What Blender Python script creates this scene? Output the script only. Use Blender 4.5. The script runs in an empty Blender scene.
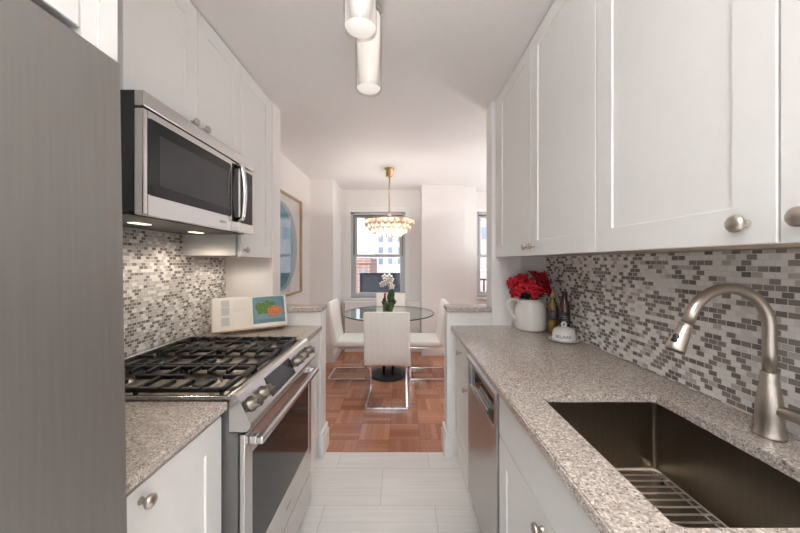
import bpy, bmesh, math, random
from mathutils import Vector, Matrix
random.seed(7)
S = bpy.context.scene
COL = S.collection
PI = math.pi
H = 1.356                      # eye height

# ---------------------------------------------------------------- camera, sky, exposure
cam = bpy.data.cameras.new('camera'); cam.lens = 13.725; cam.sensor_width = 36
cam.shift_x = -0.0019; cam.shift_y = -0.0056; cam.clip_start = 0.02; cam.clip_end = 300
camo = bpy.data.objects.new('camera', cam); COL.objects.link(camo)
camo.location = (0, 0, H); camo.rotation_euler = (PI/2, 0, 0)
S.camera = camo
vs = S.view_settings
S.display_settings.display_device = 'sRGB'
vs.view_transform = 'Standard'; vs.look = 'None'; vs.gamma = 1.0; vs.use_curve_mapping = False
vs.exposure = 0.35
try:
    S.cycles.max_bounces = 14; S.cycles.diffuse_bounces = 8; S.cycles.glossy_bounces = 6
    S.cycles.transparent_max_bounces = 24; S.cycles.transmission_bounces = 8
    S.cycles.caustics_reflective = False; S.cycles.caustics_refractive = False
    S.cycles.sample_clamp_indirect = 6.0
except Exception:
    pass
W = bpy.data.worlds.new('sky'); S.world = W; W.use_nodes = True
wn = W.node_tree.nodes; wl = W.node_tree.links
bg = wn['Background']
tc = wn.new('ShaderNodeTexCoord'); sp = wn.new('ShaderNodeSeparateXYZ'); rp = wn.new('ShaderNodeValToRGB')
wl.new(tc.outputs['Generated'], sp.inputs[0]); wl.new(sp.outputs['Z'], rp.inputs[0])
rp.color_ramp.elements[0].position = 0.0; rp.color_ramp.elements[0].color = (0.97, 0.965, 0.97, 1)
rp.color_ramp.elements[1].position = 0.45; rp.color_ramp.elements[1].color = (0.62, 0.79, 1.0, 1)
wl.new(rp.outputs[0], bg.inputs[0])
SKY = 1.7
bg.inputs[1].default_value = SKY
sun = bpy.data.lights.new('sun', 'SUN'); sun.energy = 2.4; sun.angle = 0.02; sun.color = (1.0, 0.95, 0.88)
suno = bpy.data.objects.new('sun', sun); COL.objects.link(suno)
suno.rotation_euler = Vector((0.55, 1.0, -0.9)).to_track_quat('-Z', 'Y').to_euler()   # lights the facades across the street

def area(name, loc, rot, sx, sy, energy, col):
    a = bpy.data.lights.new(name, 'AREA'); a.shape = 'RECTANGLE'; a.size = sx; a.size_y = sy; a.energy = energy; a.color = col
    o = bpy.data.objects.new(name, a); COL.objects.link(o); o.location = loc; o.rotation_euler = rot
    return o
area('ceiling_bounce_fill', (-0.1, -0.8, 2.05), (PI, 0, 0), 0.9, 0.9, 70, (0.97, 0.99, 1.0))  # added fill behind the camera, bounced off the ceiling; no fixture
area('dining_bounce_fill', (1.9, 3.5, 1.2), (PI, 0, 0), 0.8, 0.8, 20, (0.98, 0.99, 1.0))  # added upward fill in the unseen side of the dining room; no fixture
# the far windows let the sky in: their portals steer the sampling, they give off no light of their own
area('rear_fill', (-0.1, -1.75, 1.25), (PI/2, 0, PI), 1.7, 2.1, 32, (0.98, 0.99, 1.0))  # added fill lamp behind the camera, shining in through the added window
for nm, loc, rot, sx, sy in (('portal_far', (-0.37, 4.99, 1.47), (PI/2, 0, 0), 0.87, 1.35), ('portal_far_right', (1.65, 5.11, 1.48), (PI/2, 0, 0), 0.91, 1.36)):
    po = area(nm, loc, rot, sx, sy, 1, (1, 1, 1)); po.data.cycles.is_portal = True
# power of the room's own lamps (used by the lamp builders below)
CHANDELIER = 15.0
HOODLAMP = 2.0
PUCKLAMP = 1.25

# ---------------------------------------------------------------- materials
def nodes(m):
    m.use_nodes = True
    nt = m.node_tree
    return nt, nt.nodes, nt.links, nt.nodes['Principled BSDF']

def mat(name, col, rough=0.5, metal=0.0, noise=0.03, nscale=30.0, bump=0.0, bscale=200.0, coat=0.0, emit=None, estr=0.0, spec=0.5, stretch=None, trans=0.0):
    m = bpy.data.materials.new(name)
    nt, N, L, b = nodes(m)
    b.inputs['Roughness'].default_value = rough
    b.inputs['Metallic'].default_value = metal
    b.inputs['Coat Weight'].default_value = coat
    b.inputs['Coat Roughness'].default_value = 0.08
    b.inputs['Specular IOR Level'].default_value = spec
    b.inputs['Transmission Weight'].default_value = trans
    t = N.new('ShaderNodeTexCoord')
    v = t.outputs['Object']
    if stretch:
        mp = N.new('ShaderNodeMapping'); mp.inputs['Scale'].default_value = stretch
        L.new(v, mp.inputs[0]); v = mp.outputs[0]
    n = N.new('ShaderNodeTexNoise'); n.inputs['Scale'].default_value = nscale; n.inputs['Detail'].default_value = 3
    L.new(v, n.inputs['Vector'])
    mr = N.new('ShaderNodeMapRange'); mr.inputs[1].default_value = 0.3; mr.inputs[2].default_value = 0.7
    mr.inputs[3].default_value = 1 - noise; mr.inputs[4].default_value = 1 + noise
    L.new(n.outputs[0], mr.inputs[0])
    mx = N.new('ShaderNodeMix'); mx.data_type = 'RGBA'; mx.blend_type = 'MULTIPLY'; mx.inputs[0].default_value = 1
    mx.inputs[6].default_value = (*col, 1); L.new(mr.outputs[0], mx.inputs[7])
    L.new(mx.outputs[2], b.inputs['Base Color'])
    if bump:
        n2 = N.new('ShaderNodeTexNoise'); n2.inputs['Scale'].default_value = bscale; L.new(v, n2.inputs['Vector'])
        bp = N.new('ShaderNodeBump'); bp.inputs['Strength'].default_value = bump; bp.inputs['Distance'].default_value = 0.002
        L.new(n2.outputs[0], bp.inputs['Height']); L.new(bp.outputs[0], b.inputs['Normal'])
    if emit:
        b.inputs['Emission Color'].default_value = (*emit, 1); b.inputs['Emission Strength'].default_value = estr
    return m

def clear_glass(name, tint=(1, 1, 1), ior=1.5, rough=0.0, gain=1.0):
    m = bpy.data.materials.new(name); m.use_nodes = True
    nt = m.node_tree; N = nt.nodes; L = nt.links
    N.remove(N['Principled BSDF'])
    t = N.new('ShaderNodeBsdfTransparent'); t.inputs[0].default_value = (*tint, 1)
    g = N.new('ShaderNodeBsdfGlossy'); g.inputs['Roughness'].default_value = rough
    f = N.new('ShaderNodeLayerWeight'); f.inputs[0].default_value = 0.5
    pw = N.new('ShaderNodeMath'); pw.operation = 'POWER'; pw.inputs[1].default_value = 5
    L.new(f.outputs['Facing'], pw.inputs[0])
    f0 = ((ior-1)/(ior+1))**2
    ml = N.new('ShaderNodeMath'); ml.operation = 'MULTIPLY_ADD'; ml.inputs[1].default_value = 0.9*gain; ml.inputs[2].default_value = f0*gain; ml.use_clamp = True
    L.new(pw.outputs[0], ml.inputs[0])
    mx = N.new('ShaderNodeMixShader'); L.new(ml.outputs[0], mx.inputs[0]); L.new(t.outputs[0], mx.inputs[1]); L.new(g.outputs[0], mx.inputs[2])
    L.new(mx.outputs[0], N['Material Output'].inputs[0])
    return m

def mosaic(name, ramp, axis=1, k=1.0):
    m = bpy.data.materials.new(name); nt, N, L, b = nodes(m)
    t = N.new('ShaderNodeTexCoord'); s = N.new('ShaderNodeSeparateXYZ'); c = N.new('ShaderNodeCombineXYZ')
    L.new(t.outputs['Object'], s.inputs[0]); L.new(s.outputs[axis], c.inputs[0]); L.new(s.outputs[2], c.inputs[1])
    br = N.new('ShaderNodeTexBrick'); br.offset = 0.5; br.squash = 1
    br.inputs['Color1'].default_value = (0, 0, 0, 1); br.inputs['Color2'].default_value = (1, 1, 1, 1)
    br.inputs['Mortar'].default_value = (0.5, 0.5, 0.5, 1)
    br.inputs['Scale'].default_value = 1; br.inputs['Mortar Size'].default_value = 0.0011; br.inputs['Mortar Smooth'].default_value = 0.1
    br.inputs['Brick Width'].default_value = 0.0245*k; br.inputs['Row Height'].default_value = 0.0152*k; br.inputs['Bias'].default_value = 0
    L.new(c.outputs[0], br.inputs['Vector'])
    r = N.new('ShaderNodeValToRGB'); r.color_ramp.interpolation = 'CONSTANT'
    els = r.color_ramp.elements
    els[0].position = 0; els[0].color = (*ramp[0][1], 1); els[1].position = ramp[1][0]; els[1].color = (*ramp[1][1], 1)
    for p, cc in ramp[2:]:
        e = els.new(p); e.color = (*cc, 1)
    L.new(br.outputs['Color'], r.inputs[0])
    mx = N.new('ShaderNodeMix'); mx.data_type = 'RGBA'; mx.inputs[7].default_value = (0.74, 0.72, 0.69, 1)
    L.new(br.outputs['Fac'], mx.inputs[0]); L.new(r.outputs[0], mx.inputs[6]); L.new(mx.outputs[2], b.inputs['Base Color'])
    ro = N.new('ShaderNodeMapRange'); ro.inputs[3].default_value = 0.16; ro.inputs[4].default_value = 0.7
    L.new(br.outputs['Fac'], ro.inputs[0]); L.new(ro.outputs[0], b.inputs['Roughness'])
    bp = N.new('ShaderNodeBump'); bp.invert = True; bp.inputs['Strength'].default_value = 0.5; bp.inputs['Distance'].default_value = 0.001
    L.new(br.outputs['Fac'], bp.inputs['Height']); L.new(bp.outputs[0], b.inputs['Normal'])
    return m

def granite(name):
    m = bpy.data.materials.new(name); nt, N, L, b = nodes(m)
    t = N.new('ShaderNodeTexCoord')
    v = N.new('ShaderNodeTexVoronoi'); v.inputs['Scale'].default_value = 260; L.new(t.outputs['Object'], v.inputs['Vector'])
    r = N.new('ShaderNodeValToRGB'); e = r.color_ramp.elements
    e[0].position = 0.0; e[0].color = (0.17, 0.145, 0.125, 1)
    e[1].position = 1.0; e[1].color = (0.72, 0.665, 0.61, 1)
    x = e.new(0.16); x.color = (0.37, 0.32, 0.285, 1)
    x = e.new(0.75); x.color = (0.52, 0.46, 0.415, 1)
    s = N.new('ShaderNodeSeparateColor'); L.new(v.outputs['Color'], s.inputs[0]); L.new(s.outputs[0], r.inputs[0])
    n = N.new('ShaderNodeTexNoise'); n.inputs['Scale'].default_value = 110; n.inputs['Detail'].default_value = 4; L.new(t.outputs['Object'], n.inputs['Vector'])
    r2 = N.new('ShaderNodeValToRGB'); r2.color_ramp.elements[0].position = 0.35; r2.color_ramp.elements[0].color = (0.88, 0.87, 0.85, 1)
    r2.color_ramp.elements[1].position = 0.68; r2.color_ramp.elements[1].color = (1.1, 1.09, 1.08, 1)
    L.new(n.outputs[0], r2.inputs[0])
    mx = N.new('ShaderNodeMix'); mx.data_type = 'RGBA'; mx.blend_type = 'MULTIPLY'; mx.inputs[0].default_value = 1
    L.new(r.outputs[0], mx.inputs[6]); L.new(r2.outputs[0], mx.inputs[7]); L.new(mx.outputs[2], b.inputs['Base Color'])
    b.inputs['Roughness'].default_value = 0.16
    return m

def parquet(name):
    m = bpy.data.materials.new(name); nt, N, L, b = nodes(m)
    def M(op, a, c=None):
        q = N.new('ShaderNodeMath'); q.operation = op
        for i, z in enumerate((a, c)):
            if z is None: continue
            if isinstance(z, (int, float)): q.inputs[i].default_value = z
            else: L.new(z, q.inputs[i])
        return q.outputs[0]
    t = N.new('ShaderNodeTexCoord'); s = N.new('ShaderNodeSeparateXYZ'); L.new(t.outputs['Object'], s.inputs[0])
    B = 0.235
    x = M('DIVIDE', M('ADD', s.outputs[0], 20.07), B); y = M('DIVIDE', M('ADD', s.outputs[1], 20.0), B)
    fx = M('FLOOR', x); fy = M('FLOOR', y)
    par = M('MODULO', M('ADD', fx, fy), 2)
    inv = M('SUBTRACT', 1, par)
    st = M('ADD', M('MULTIPLY', x, par), M('MULTIPLY', y, inv))
    sl = M('MULTIPLY', st, 5)
    sid = M('FLOOR', sl)
    fr = M('FRACT', sl)
    c = N.new('ShaderNodeCombineXYZ'); L.new(fx, c.inputs[0]); L.new(fy, c.inputs[1]); L.new(sid, c.inputs[2])
    wnz = N.new('ShaderNodeTexWhiteNoise'); L.new(c.outputs[0], wnz.inputs['Vector'])
    c2 = N.new('ShaderNodeCombineXYZ'); L.new(fx, c2.inputs[0]); L.new(fy, c2.inputs[1])
    wn2 = N.new('ShaderNodeTexWhiteNoise'); L.new(c2.outputs[0], wn2.inputs['Vector'])
    mixv = M('ADD', M('MULTIPLY', wnz.outputs['Value'], 0.55), M('MULTIPLY', wn2.outputs['Value'], 0.45))
    r = N.new('ShaderNodeValToRGB'); e = r.color_ramp.elements
    e[0].position = 0; e[0].color = (0.28, 0.108, 0.060, 1); e[1].position = 1; e[1].color = (0.57, 0.27, 0.165, 1)
    L.new(mixv, r.inputs[0])
    # grain along the slat
    n = N.new('ShaderNodeTexNoise'); n.inputs['Scale'].default_value = 60; n.inputs['Detail'].default_value = 3; L.new(t.outputs['Object'], n.inputs['Vector'])
    mr = N.new('ShaderNodeMapRange'); mr.inputs[1].default_value = 0.3; mr.inputs[2].default_value = 0.7; mr.inputs[3].default_value = 0.85; mr.inputs[4].default_value = 1.15
    L.new(n.outputs[0], mr.inputs[0])
    g1 = M('LESS_THAN', fr, 0.05)
    bx = M('FRACT', x); by = M('FRACT', y)
    g2 = M('MAXIMUM', M('LESS_THAN', bx, 0.014), M('LESS_THAN', by, 0.014))
    gap = M('MAXIMUM', M('MULTIPLY', g1, 0.45), M('MULTIPLY', g2, 0.7))
    sc = M('MULTIPLY', mr.outputs[0], M('SUBTRACT', 1, M('MULTIPLY', gap, 0.7)))
    mx = N.new('ShaderNodeMix'); mx.data_type = 'RGBA'; mx.blend_type = 'MULTIPLY'; mx.inputs[0].default_value = 1
    L.new(r.outputs[0], mx.inputs[6]); L.new(sc, mx.inputs[7]); L.new(mx.outputs[2], b.inputs['Base Color'])
    b.inputs['Roughness'].default_value = 0.24
    return m

def floor_tile(name):
    m = bpy.data.materials.new(name); nt, N, L, b = nodes(m)
    t = N.new('ShaderNodeTexCoord')
    mp = N.new('ShaderNodeMapping'); mp.inputs['Location'].default_value = (0.425 + 0.61*5, -1.70 + 0.305*10, 0)
    L.new(t.outputs['Object'], mp.inputs[0])
    br = N.new('ShaderNodeTexBrick'); br.offset = 0.5
    br.inputs['Color1'].default_value = (0.80, 0.77, 0.73, 1); br.inputs['Color2'].default_value = (0.85, 0.82, 0.785, 1)
    br.inputs['Mortar'].default_value = (0.62, 0.58, 0.53, 1)
    br.inputs['Scale'].default_value = 1; br.inputs['Mortar Size'].default_value = 0.002; br.inputs['Mortar Smooth'].default_value = 0.1
    br.inputs['Brick Width'].default_value = 0.61; br.inputs['Row Height'].default_value = 0.305
    L.new(mp.outputs[0], br.inputs['Vector'])
    mp2 = N.new('ShaderNodeMapping'); mp2.inputs['Scale'].default_value = (1.2, 45, 1); L.new(t.outputs['Object'], mp2.inputs[0])
    n = N.new('ShaderNodeTexNoise'); n.inputs['Scale'].default_value = 1.6; n.inputs['Detail'].default_value = 4; L.new(mp2.outputs[0], n.inputs['Vector'])
    mr = N.new('ShaderNodeMapRange'); mr.inputs[1].default_value = 0.3; mr.inputs[2].default_value = 0.7; mr.inputs[3].default_value = 0.92; mr.inputs[4].default_value = 1.06
    L.new(n.outputs[0], mr.inputs[0])
    mx = N.new('ShaderNodeMix'); mx.data_type = 'RGBA'; mx.blend_type = 'MULTIPLY'; mx.inputs[0].default_value = 1
    L.new(br.outputs['Color'], mx.inputs[6]); L.new(mr.outputs[0], mx.inputs[7]); L.new(mx.outputs[2], b.inputs['Base Color'])
    b.inputs['Roughness'].default_value = 0.38
    return m

def facade(name, wall, win, bw, bh, axis=0):
    m = bpy.data.materials.new(name); nt, N, L, b = nodes(m)
    t = N.new('ShaderNodeTexCoord'); s = N.new('ShaderNodeSeparateXYZ'); c = N.new('ShaderNodeCombineXYZ')
    L.new(t.outputs['Object'], s.inputs[0]); L.new(s.outputs[axis], c.inputs[0]); L.new(s.outputs[2], c.inputs[1])
    br = N.new('ShaderNodeTexBrick'); br.offset = 0.5
    br.inputs['Color1'].default_value = (*wall, 1); br.inputs['Color2'].default_value = (*[q*0.85 for q in wall], 1)
    br.inputs['Mortar'].default_value = (*win, 1)
    br.inputs['Scale'].default_value = 1; br.inputs['Mortar Size'].default_value = 0.02; br.inputs['Brick Width'].default_value = bw; br.inputs['Row Height'].default_value = bh
    L.new(c.outputs[0], br.inputs['Vector']); L.new(br.outputs['Color'], b.inputs['Base Color']); b.inputs['Roughness'].default_value = 0.8
    return m

m_wall = mat('wall_paint', (0.83, 0.80, 0.785), 0.6, noise=0.012, bump=0.05, bscale=300)
m_ceil = mat('ceiling_paint', (0.80, 0.775, 0.765), 0.8, noise=0.012)
m_cab = mat('cabinet_lacquer', (0.775, 0.765, 0.745), 0.48, noise=0.01)
m_trim = mat('trim_paint', (0.83, 0.82, 0.80), 0.4, noise=0.01)
m_gran = granite('speckled_quartz')
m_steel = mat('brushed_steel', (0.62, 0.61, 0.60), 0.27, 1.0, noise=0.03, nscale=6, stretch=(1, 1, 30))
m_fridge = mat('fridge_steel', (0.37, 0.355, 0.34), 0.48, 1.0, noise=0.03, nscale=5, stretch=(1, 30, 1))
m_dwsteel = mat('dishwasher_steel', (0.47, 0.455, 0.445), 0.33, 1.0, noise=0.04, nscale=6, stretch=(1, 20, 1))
m_darksteel = mat('dark_side_panel', (0.16, 0.16, 0.155), 0.45, 0.6, noise=0.05)
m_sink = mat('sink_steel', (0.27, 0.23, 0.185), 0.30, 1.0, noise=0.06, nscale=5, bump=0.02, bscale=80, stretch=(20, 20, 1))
m_nickel = mat('brushed_nickel', (0.50, 0.45, 0.39), 0.34, 1.0, noise=0.04, nscale=10, stretch=(1, 1, 12))
m_chrome = mat('chrome', (0.80, 0.79, 0.78), 0.12, 1.0, noise=0.02)
m_iron = mat('cast_iron', (0.018, 0.018, 0.019), 0.42, 0.2, noise=0.2, bump=0.2, bscale=400)
m_black = mat('black_plastic', (0.012, 0.012, 0.013), 0.3, noise=0.1)
m_blackglass = mat('black_glass', (0.012, 0.012, 0.013), 0.08, noise=0.05, spec=0.25)
m_mwglass = mat('microwave_window', (0.035, 0.035, 0.037), 0.12, noise=0.05, spec=0.3)
m_alu = mat('burner_aluminium', (0.72, 0.67, 0.60), 0.35, 1.0, noise=0.05)
m_brass = mat('brass', (0.66, 0.42, 0.20), 0.28, 1.0, noise=0.04)
m_leather = mat('white_leather', (0.83, 0.80, 0.76), 0.48, noise=0.015, bump=0.06, bscale=500)
m_parquet = parquet('parquet'); m_tile = floor_tile('stone_tile')
m_mosR = mosaic('mosaic_right', [(0, (0.88, 0.86, 0.84)), (0.40, (0.76, 0.74, 0.71)), (0.52, (0.52, 0.50, 0.475)), (0.62, (0.255, 0.225, 0.205)), (0.84, (0.18, 0.158, 0.145))], k=1.12)
m_mosL = mosaic('mosaic_left', [(0, (0.86, 0.84, 0.82)), (0.20, (0.62, 0.595, 0.56)), (0.45, (0.52, 0.50, 0.47)), (0.70, (0.27, 0.235, 0.21)), (0.88, (0.20, 0.175, 0.16))])
m_pane = clear_glass('window_glass', (0.96, 0.98, 1.0))
m_tglass = clear_glass('table_glass', (0.95, 0.985, 0.975), gain=1.1)
m_tedge = mat('glass_edge', (0.02, 0.09, 0.075), 0.1, noise=0.05)
m_tubeglass = clear_glass('lamp_tube_glass', (0.98, 0.97, 0.96), gain=0.9)
m_artglass = clear_glass('picture_glass', (1, 1, 1), ior=1.6)
m_diff = mat('lamp_diffuser', (0.9, 0.87, 0.83), 0.5, emit=(1.0, 0.93, 0.86), estr=0.42)
m_led = mat('hood_lamp_lens', (0.9, 0.85, 0.75), 0.4, emit=(1.0, 0.82, 0.6), estr=1.5)
m_ceram = mat('glazed_ceramic', (0.80, 0.78, 0.745), 0.16, noise=0.01)
m_blue = mat('blue_glaze', (0.03, 0.07, 0.22), 0.3)
m_red = mat('red_petal', (0.62, 0.008, 0.03), 0.65, noise=0.3, nscale=60)
m_yel = mat('flower_bud', (0.55, 0.50, 0.06), 0.6)
m_leaf = mat('leaf_green', (0.035, 0.095, 0.025), 0.4, noise=0.3, nscale=40)
m_leafd = mat('dark_leaf', (0.012, 0.03, 0.01), 0.5, noise=0.3, nscale=40)
m_white_petal = mat('white_petal', (0.86, 0.82, 0.80), 0.6, noise=0.05)
m_pot = mat('grey_pot', (0.16, 0.14, 0.13), 0.45, noise=0.15)
m_stem = mat('brown_stem', (0.20, 0.07, 0.03), 0.6, noise=0.2)
m_oil = mat('golden_oil_glass', (0.20, 0.12, 0.012), 0.1, noise=0.1, coat=0.5)
m_vin = mat('dark_red_glass', (0.085, 0.008, 0.006), 0.1, noise=0.1, coat=0.5)
m_lab = mat('dark_paper_label', (0.045, 0.045, 0.05), 0.6, noise=0.3, nscale=90)
m_lab2 = mat('grey_print', (0.30, 0.30, 0.29), 0.6)
m_cork = mat('pale_stopper', (0.62, 0.50, 0.36), 0.6, noise=0.1)
m_capd = mat('dark_cap', (0.05, 0.025, 0.02), 0.4)
m_page = mat('paper', (0.74, 0.71, 0.66), 0.7, noise=0.02)
m_cover = mat('book_cover', (0.55, 0.50, 0.43), 0.6, noise=0.05)
m_ink = mat('grey_ink', (0.42, 0.45, 0.42), 0.8)
m_teal = mat('teal_print', (0.10, 0.20, 0.24), 0.45, noise=0.1, nscale=20)
m_tealp = mat('pale_teal_print', (0.15, 0.26, 0.30), 0.45)
m_green = mat('green_print', (0.07, 0.16, 0.02), 0.5, noise=0.5, nscale=150)
m_salmon = mat('orange_print', (0.48, 0.15, 0.05), 0.5, noise=0.35, nscale=120)
m_wood = mat('light_wood', (0.52, 0.40, 0.28), 0.5, noise=0.15, nscale=8, stretch=(1, 1, 20))
m_gold = mat('gilded_wood', (0.50, 0.34, 0.21), 0.38, 0.55, noise=0.12)
m_mat = mat('mat_board', (0.86, 0.85, 0.82), 0.7, noise=0.01)
m_artblue = mat('blue_print', (0.13, 0.33, 0.48), 0.6, noise=0.2, nscale=7)
m_artpale = mat('pale_blue_print', (0.40, 0.50, 0.55), 0.6, noise=0.08, nscale=12)
m_sash = mat('window_aluminium', (0.56, 0.57, 0.58), 0.4, 0.1, noise=0.02)
m_sashdark = mat('window_track', (0.16, 0.16, 0.165), 0.5, 0.1)
m_bld = mat('pale_facade', (0.72, 0.70, 0.68), 0.8, noise=0.05, nscale=0.6)
m_brick = facade('brick_facade', (0.46, 0.24, 0.19), (0.55, 0.48, 0.44), 0.9, 0.30)
m_brick2 = facade('pale_brick_facade', (0.62, 0.48, 0.44), (0.75, 0.68, 0.64), 0.9, 0.30)
m_fwin = mat('far_window', (0.30, 0.33, 0.38), 0.3)
m_parapet = mat('grey_parapet', (0.12, 0.125, 0.135), 0.6, noise=0.08)
m_rail = mat('dark_railing', (0.06, 0.06, 0.07), 0.5)
m_text = mat('dark_lettering', (0.20, 0.20, 0.20), 0.5)
m_textl = mat('pale_lettering', (0.75, 0.74, 0.73), 0.5)
m_steelw = mat('wire_steel', (0.78, 0.74, 0.68), 0.4, 0.55)
m_hood = mat('hood_underside', (0.045, 0.042, 0.038), 0.35, 0.7, noise=0.1)
m_knob = mat('dark_nickel', (0.20, 0.175, 0.15), 0.38, 1.0, noise=0.04)
m_pan = mat('burner_pan_steel', (0.40, 0.36, 0.32), 0.28, 1.0, noise=0.06)
m_rod = mat('dark_metal', (0.045, 0.045, 0.05), 0.35, 0.7, noise=0.1)
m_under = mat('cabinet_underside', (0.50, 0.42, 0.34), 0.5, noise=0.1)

def petal_glass(name):
    m = bpy.data.materials.new(name); m.use_nodes = True
    nt = m.node_tree; N = nt.nodes; L = nt.links
    N.remove(N['Principled BSDF'])
    a = N.new('ShaderNodeBsdfTranslucent'); a.inputs[0].default_value = (0.95, 0.86, 0.76, 1)
    d = N.new('ShaderNodeBsdfGlossy'); d.inputs['Roughness'].default_value = 0.15; d.inputs[0].default_value = (1, 0.97, 0.92, 1)
    t = N.new('ShaderNodeBsdfTransparent'); t.inputs[0].default_value = (1, 0.96, 0.9, 1)
    n = N.new('ShaderNodeTexNoise'); n.inputs['Scale'].default_value = 70
    bp = N.new('ShaderNodeBump'); bp.inputs['Strength'].default_value = 0.5; bp.inputs['Distance'].default_value = 0.004
    L.new(n.outputs[0], bp.inputs['Height'])
    for q in (a, d): L.new(bp.outputs[0], q.inputs['Normal'])
    m1 = N.new('ShaderNodeMixShader'); m1.inputs[0].default_value = 0.18; L.new(a.outputs[0], m1.inputs[1]); L.new(d.outputs[0], m1.inputs[2])
    m2 = N.new('ShaderNodeMixShader'); m2.inputs[0].default_value = 0.12; L.new(m1.outputs[0], m2.inputs[1]); L.new(t.outputs[0], m2.inputs[2])
    L.new(m2.outputs[0], N['Material Output'].inputs[0])
    return m
m_petal = petal_glass('frosted_glass_petal')

# ---------------------------------------------------------------- mesh helpers
class MB:
    """collects shapes in world coordinates; build() links them as ONE mesh object"""
    def __init__(s): s.bm = bmesh.new(); s.mi = 0
    def _faces(s, fs, smooth=False):
        for f in fs: f.material_index = s.mi; f.smooth = smooth
    def box(s, x0, x1, y0, y1, z0, z1, bev=0.0, seg=2, M=None):
        x0, x1 = sorted((x0, x1)); y0, y1 = sorted((y0, y1)); z0, z1 = sorted((z0, z1))
        b = bmesh.new()
        bmesh.ops.create_cube(b, size=1)
        bmesh.ops.scale(b, vec=(x1-x0, y1-y0, z1-z0), verts=b.verts)
        bmesh.ops.translate(b, vec=((x0+x1)/2, (y0+y1)/2, (z0+z1)/2), verts=b.verts)
        if bev:
            bmesh.ops.bevel(b, geom=b.edges[:], offset=min(bev, 0.49*min(x1-x0, y1-y0, z1-z0)), segments=seg, profile=0.5, affect='EDGES')
        if M is not None: bmesh.ops.transform(b, matrix=M, verts=b.verts)
        s.merge(b, smooth=bool(bev) and seg > 2)
        return s
    def merge(s, b, smooth=False):
        mp = {}
        for v in b.verts: mp[v] = s.bm.verts.new(v.co)
        for f in b.faces:
            try: nf = s.bm.faces.new([mp[v] for v in f.verts])
            except ValueError: continue
            nf.material_index = s.mi; nf.smooth = smooth or f.smooth
        b.free()
    def ring(s, pts): return [s.bm.verts.new(p) for p in pts]
    def skin(s, rings, closed=True, smooth=True, cap0=False, cap1=False):
        R = [s.ring(r) for r in rings]; fs = []
        for a, b in zip(R[:-1], R[1:]):
            n = len(a)
            for i in range(n if closed else n-1):
                j = (i+1) % n
                fs.append(s.bm.faces.new((a[i], a[j], b[j], b[i])))
        s._faces(fs, smooth)
        cf = []
        if cap0: cf.append(s.bm.faces.new(R[0][::-1]))
        if cap1: cf.append(s.bm.faces.new(R[-1]))
        s._faces(cf, False)
        return s
    def lathe(s, prof, c=(0, 0, 0), axis='Z', n=32, M=None, cap0=True, cap1=True, a0=0.0, smooth=True):
        rings = []
        for r, h in prof:
            pts = []
            for i in range(n):
                a = a0 + 2*PI*i/n
                p = Vector((r*math.cos(a), r*math.sin(a), h))
                if M is not None: p = M @ p
                elif axis == 'X': p = Vector((p.z, p.x, p.y))
                elif axis == 'Y': p = Vector((p.y, p.z, p.x))
                pts.append(p + Vector(c))
            rings.append(pts)
        return s.skin(rings, cap0=cap0, cap1=cap1, smooth=smooth)
    def cyl(s, p0, p1, r, r1=None, n=16, smooth=True):
        p0 = Vector(p0); p1 = Vector(p1); d = p1-p0
        q = d.to_track_quat('Z', 'Y').to_matrix()
        rr = r if r1 is None else r1
        ra = [p0 + q @ Vector((r*math.cos(2*PI*i/n), r*math.sin(2*PI*i/n), 0)) for i in range(n)]
        rb = [p1 + q @ Vector((rr*math.cos(2*PI*i/n), rr*math.sin(2*PI*i/n), 0)) for i in range(n)]
        return s.skin([ra, rb], cap0=True, cap1=True, smooth=smooth)
    def tube(s, path, r, n=14, caps=True):
        P = [Vector(p) for p in path]; rings = []
        up = None
        for i, p in enumerate(P):
            t = (P[min(i+1, len(P)-1)] - P[max(i-1, 0)]).normalized()
            if up is None:
                up = Vector((0, 0, 1)) if abs(t.z) < 0.9 else Vector((0, 1, 0))
            x = up.cross(t).normalized(); up = t.cross(x).normalized()
            rr = r[i] if isinstance(r, (list, tuple)) else r
            rings.append([p + x*rr*math.cos(2*PI*k/n) + up*rr*math.sin(2*PI*k/n) for k in range(n)])
        return s.skin(rings, cap0=caps, cap1=caps)
    def prism(s, pts, axis, a, b):
        """extrude polygon pts (2D) along axis from a to b"""
        def put(p, t):
            return {'X': (t, p[0], p[1]), 'Y': (p[0], t, p[1]), 'Z': (p[0], p[1], t)}[axis]
        return s.skin([[put(p, a) for p in pts], [put(p, b) for p in pts]], cap0=True, cap1=True, smooth=False)
    def holed(s, outer, inner, z0, z1):
        vs = {}
        for z in (z0, z1):
            o = s.ring([(p[0], p[1], z) for p in outer]); i = s.ring([(p[0], p[1], z) for p in inner])
            es = [s.bm.edges.new((l[k], l[(k+1) % len(l)])) for l in (o, i) for k in range(len(l))]
            r = bmesh.ops.triangle_fill(s.bm, use_beauty=True, edges=es)
            s._faces([f for f in r['geom'] if isinstance(f, bmesh.types.BMFace)])
            vs[z] = (o, i)
        fs = []
        for q in (0, 1):
            a, b = vs[z0][q], vs[z1][q]
            for k in range(len(a)):
                fs.append(s.bm.faces.new((a[k], a[(k+1) % len(a)], b[(k+1) % len(a)], b[k])))
        s._faces(fs)
        return s
    def shaker(s, xf, sx, y0, y1, z0, z1, t=0.02, stile=0.075, rec=0.0055, flat=False):
        """framed panel whose front is the plane x = xf, facing sx"""
        xb = xf - sx*t; c = 0.0015; k = 0.0012
        def rect(x, d): return [(x, y0+d, z0+d), (x, y1-d, z0+d), (x, y1-d, z1-d), (x, y0+d, z1-d)]
        rings = [rect(xb, 0), rect(xf - sx*c, 0), rect(xf, c)]
        if not flat: rings += [rect(xf, stile), rect(xf - sx*rec, stile + k)]
        s.skin(rings, smooth=False, cap0=True, cap1=True)
        return s
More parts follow.
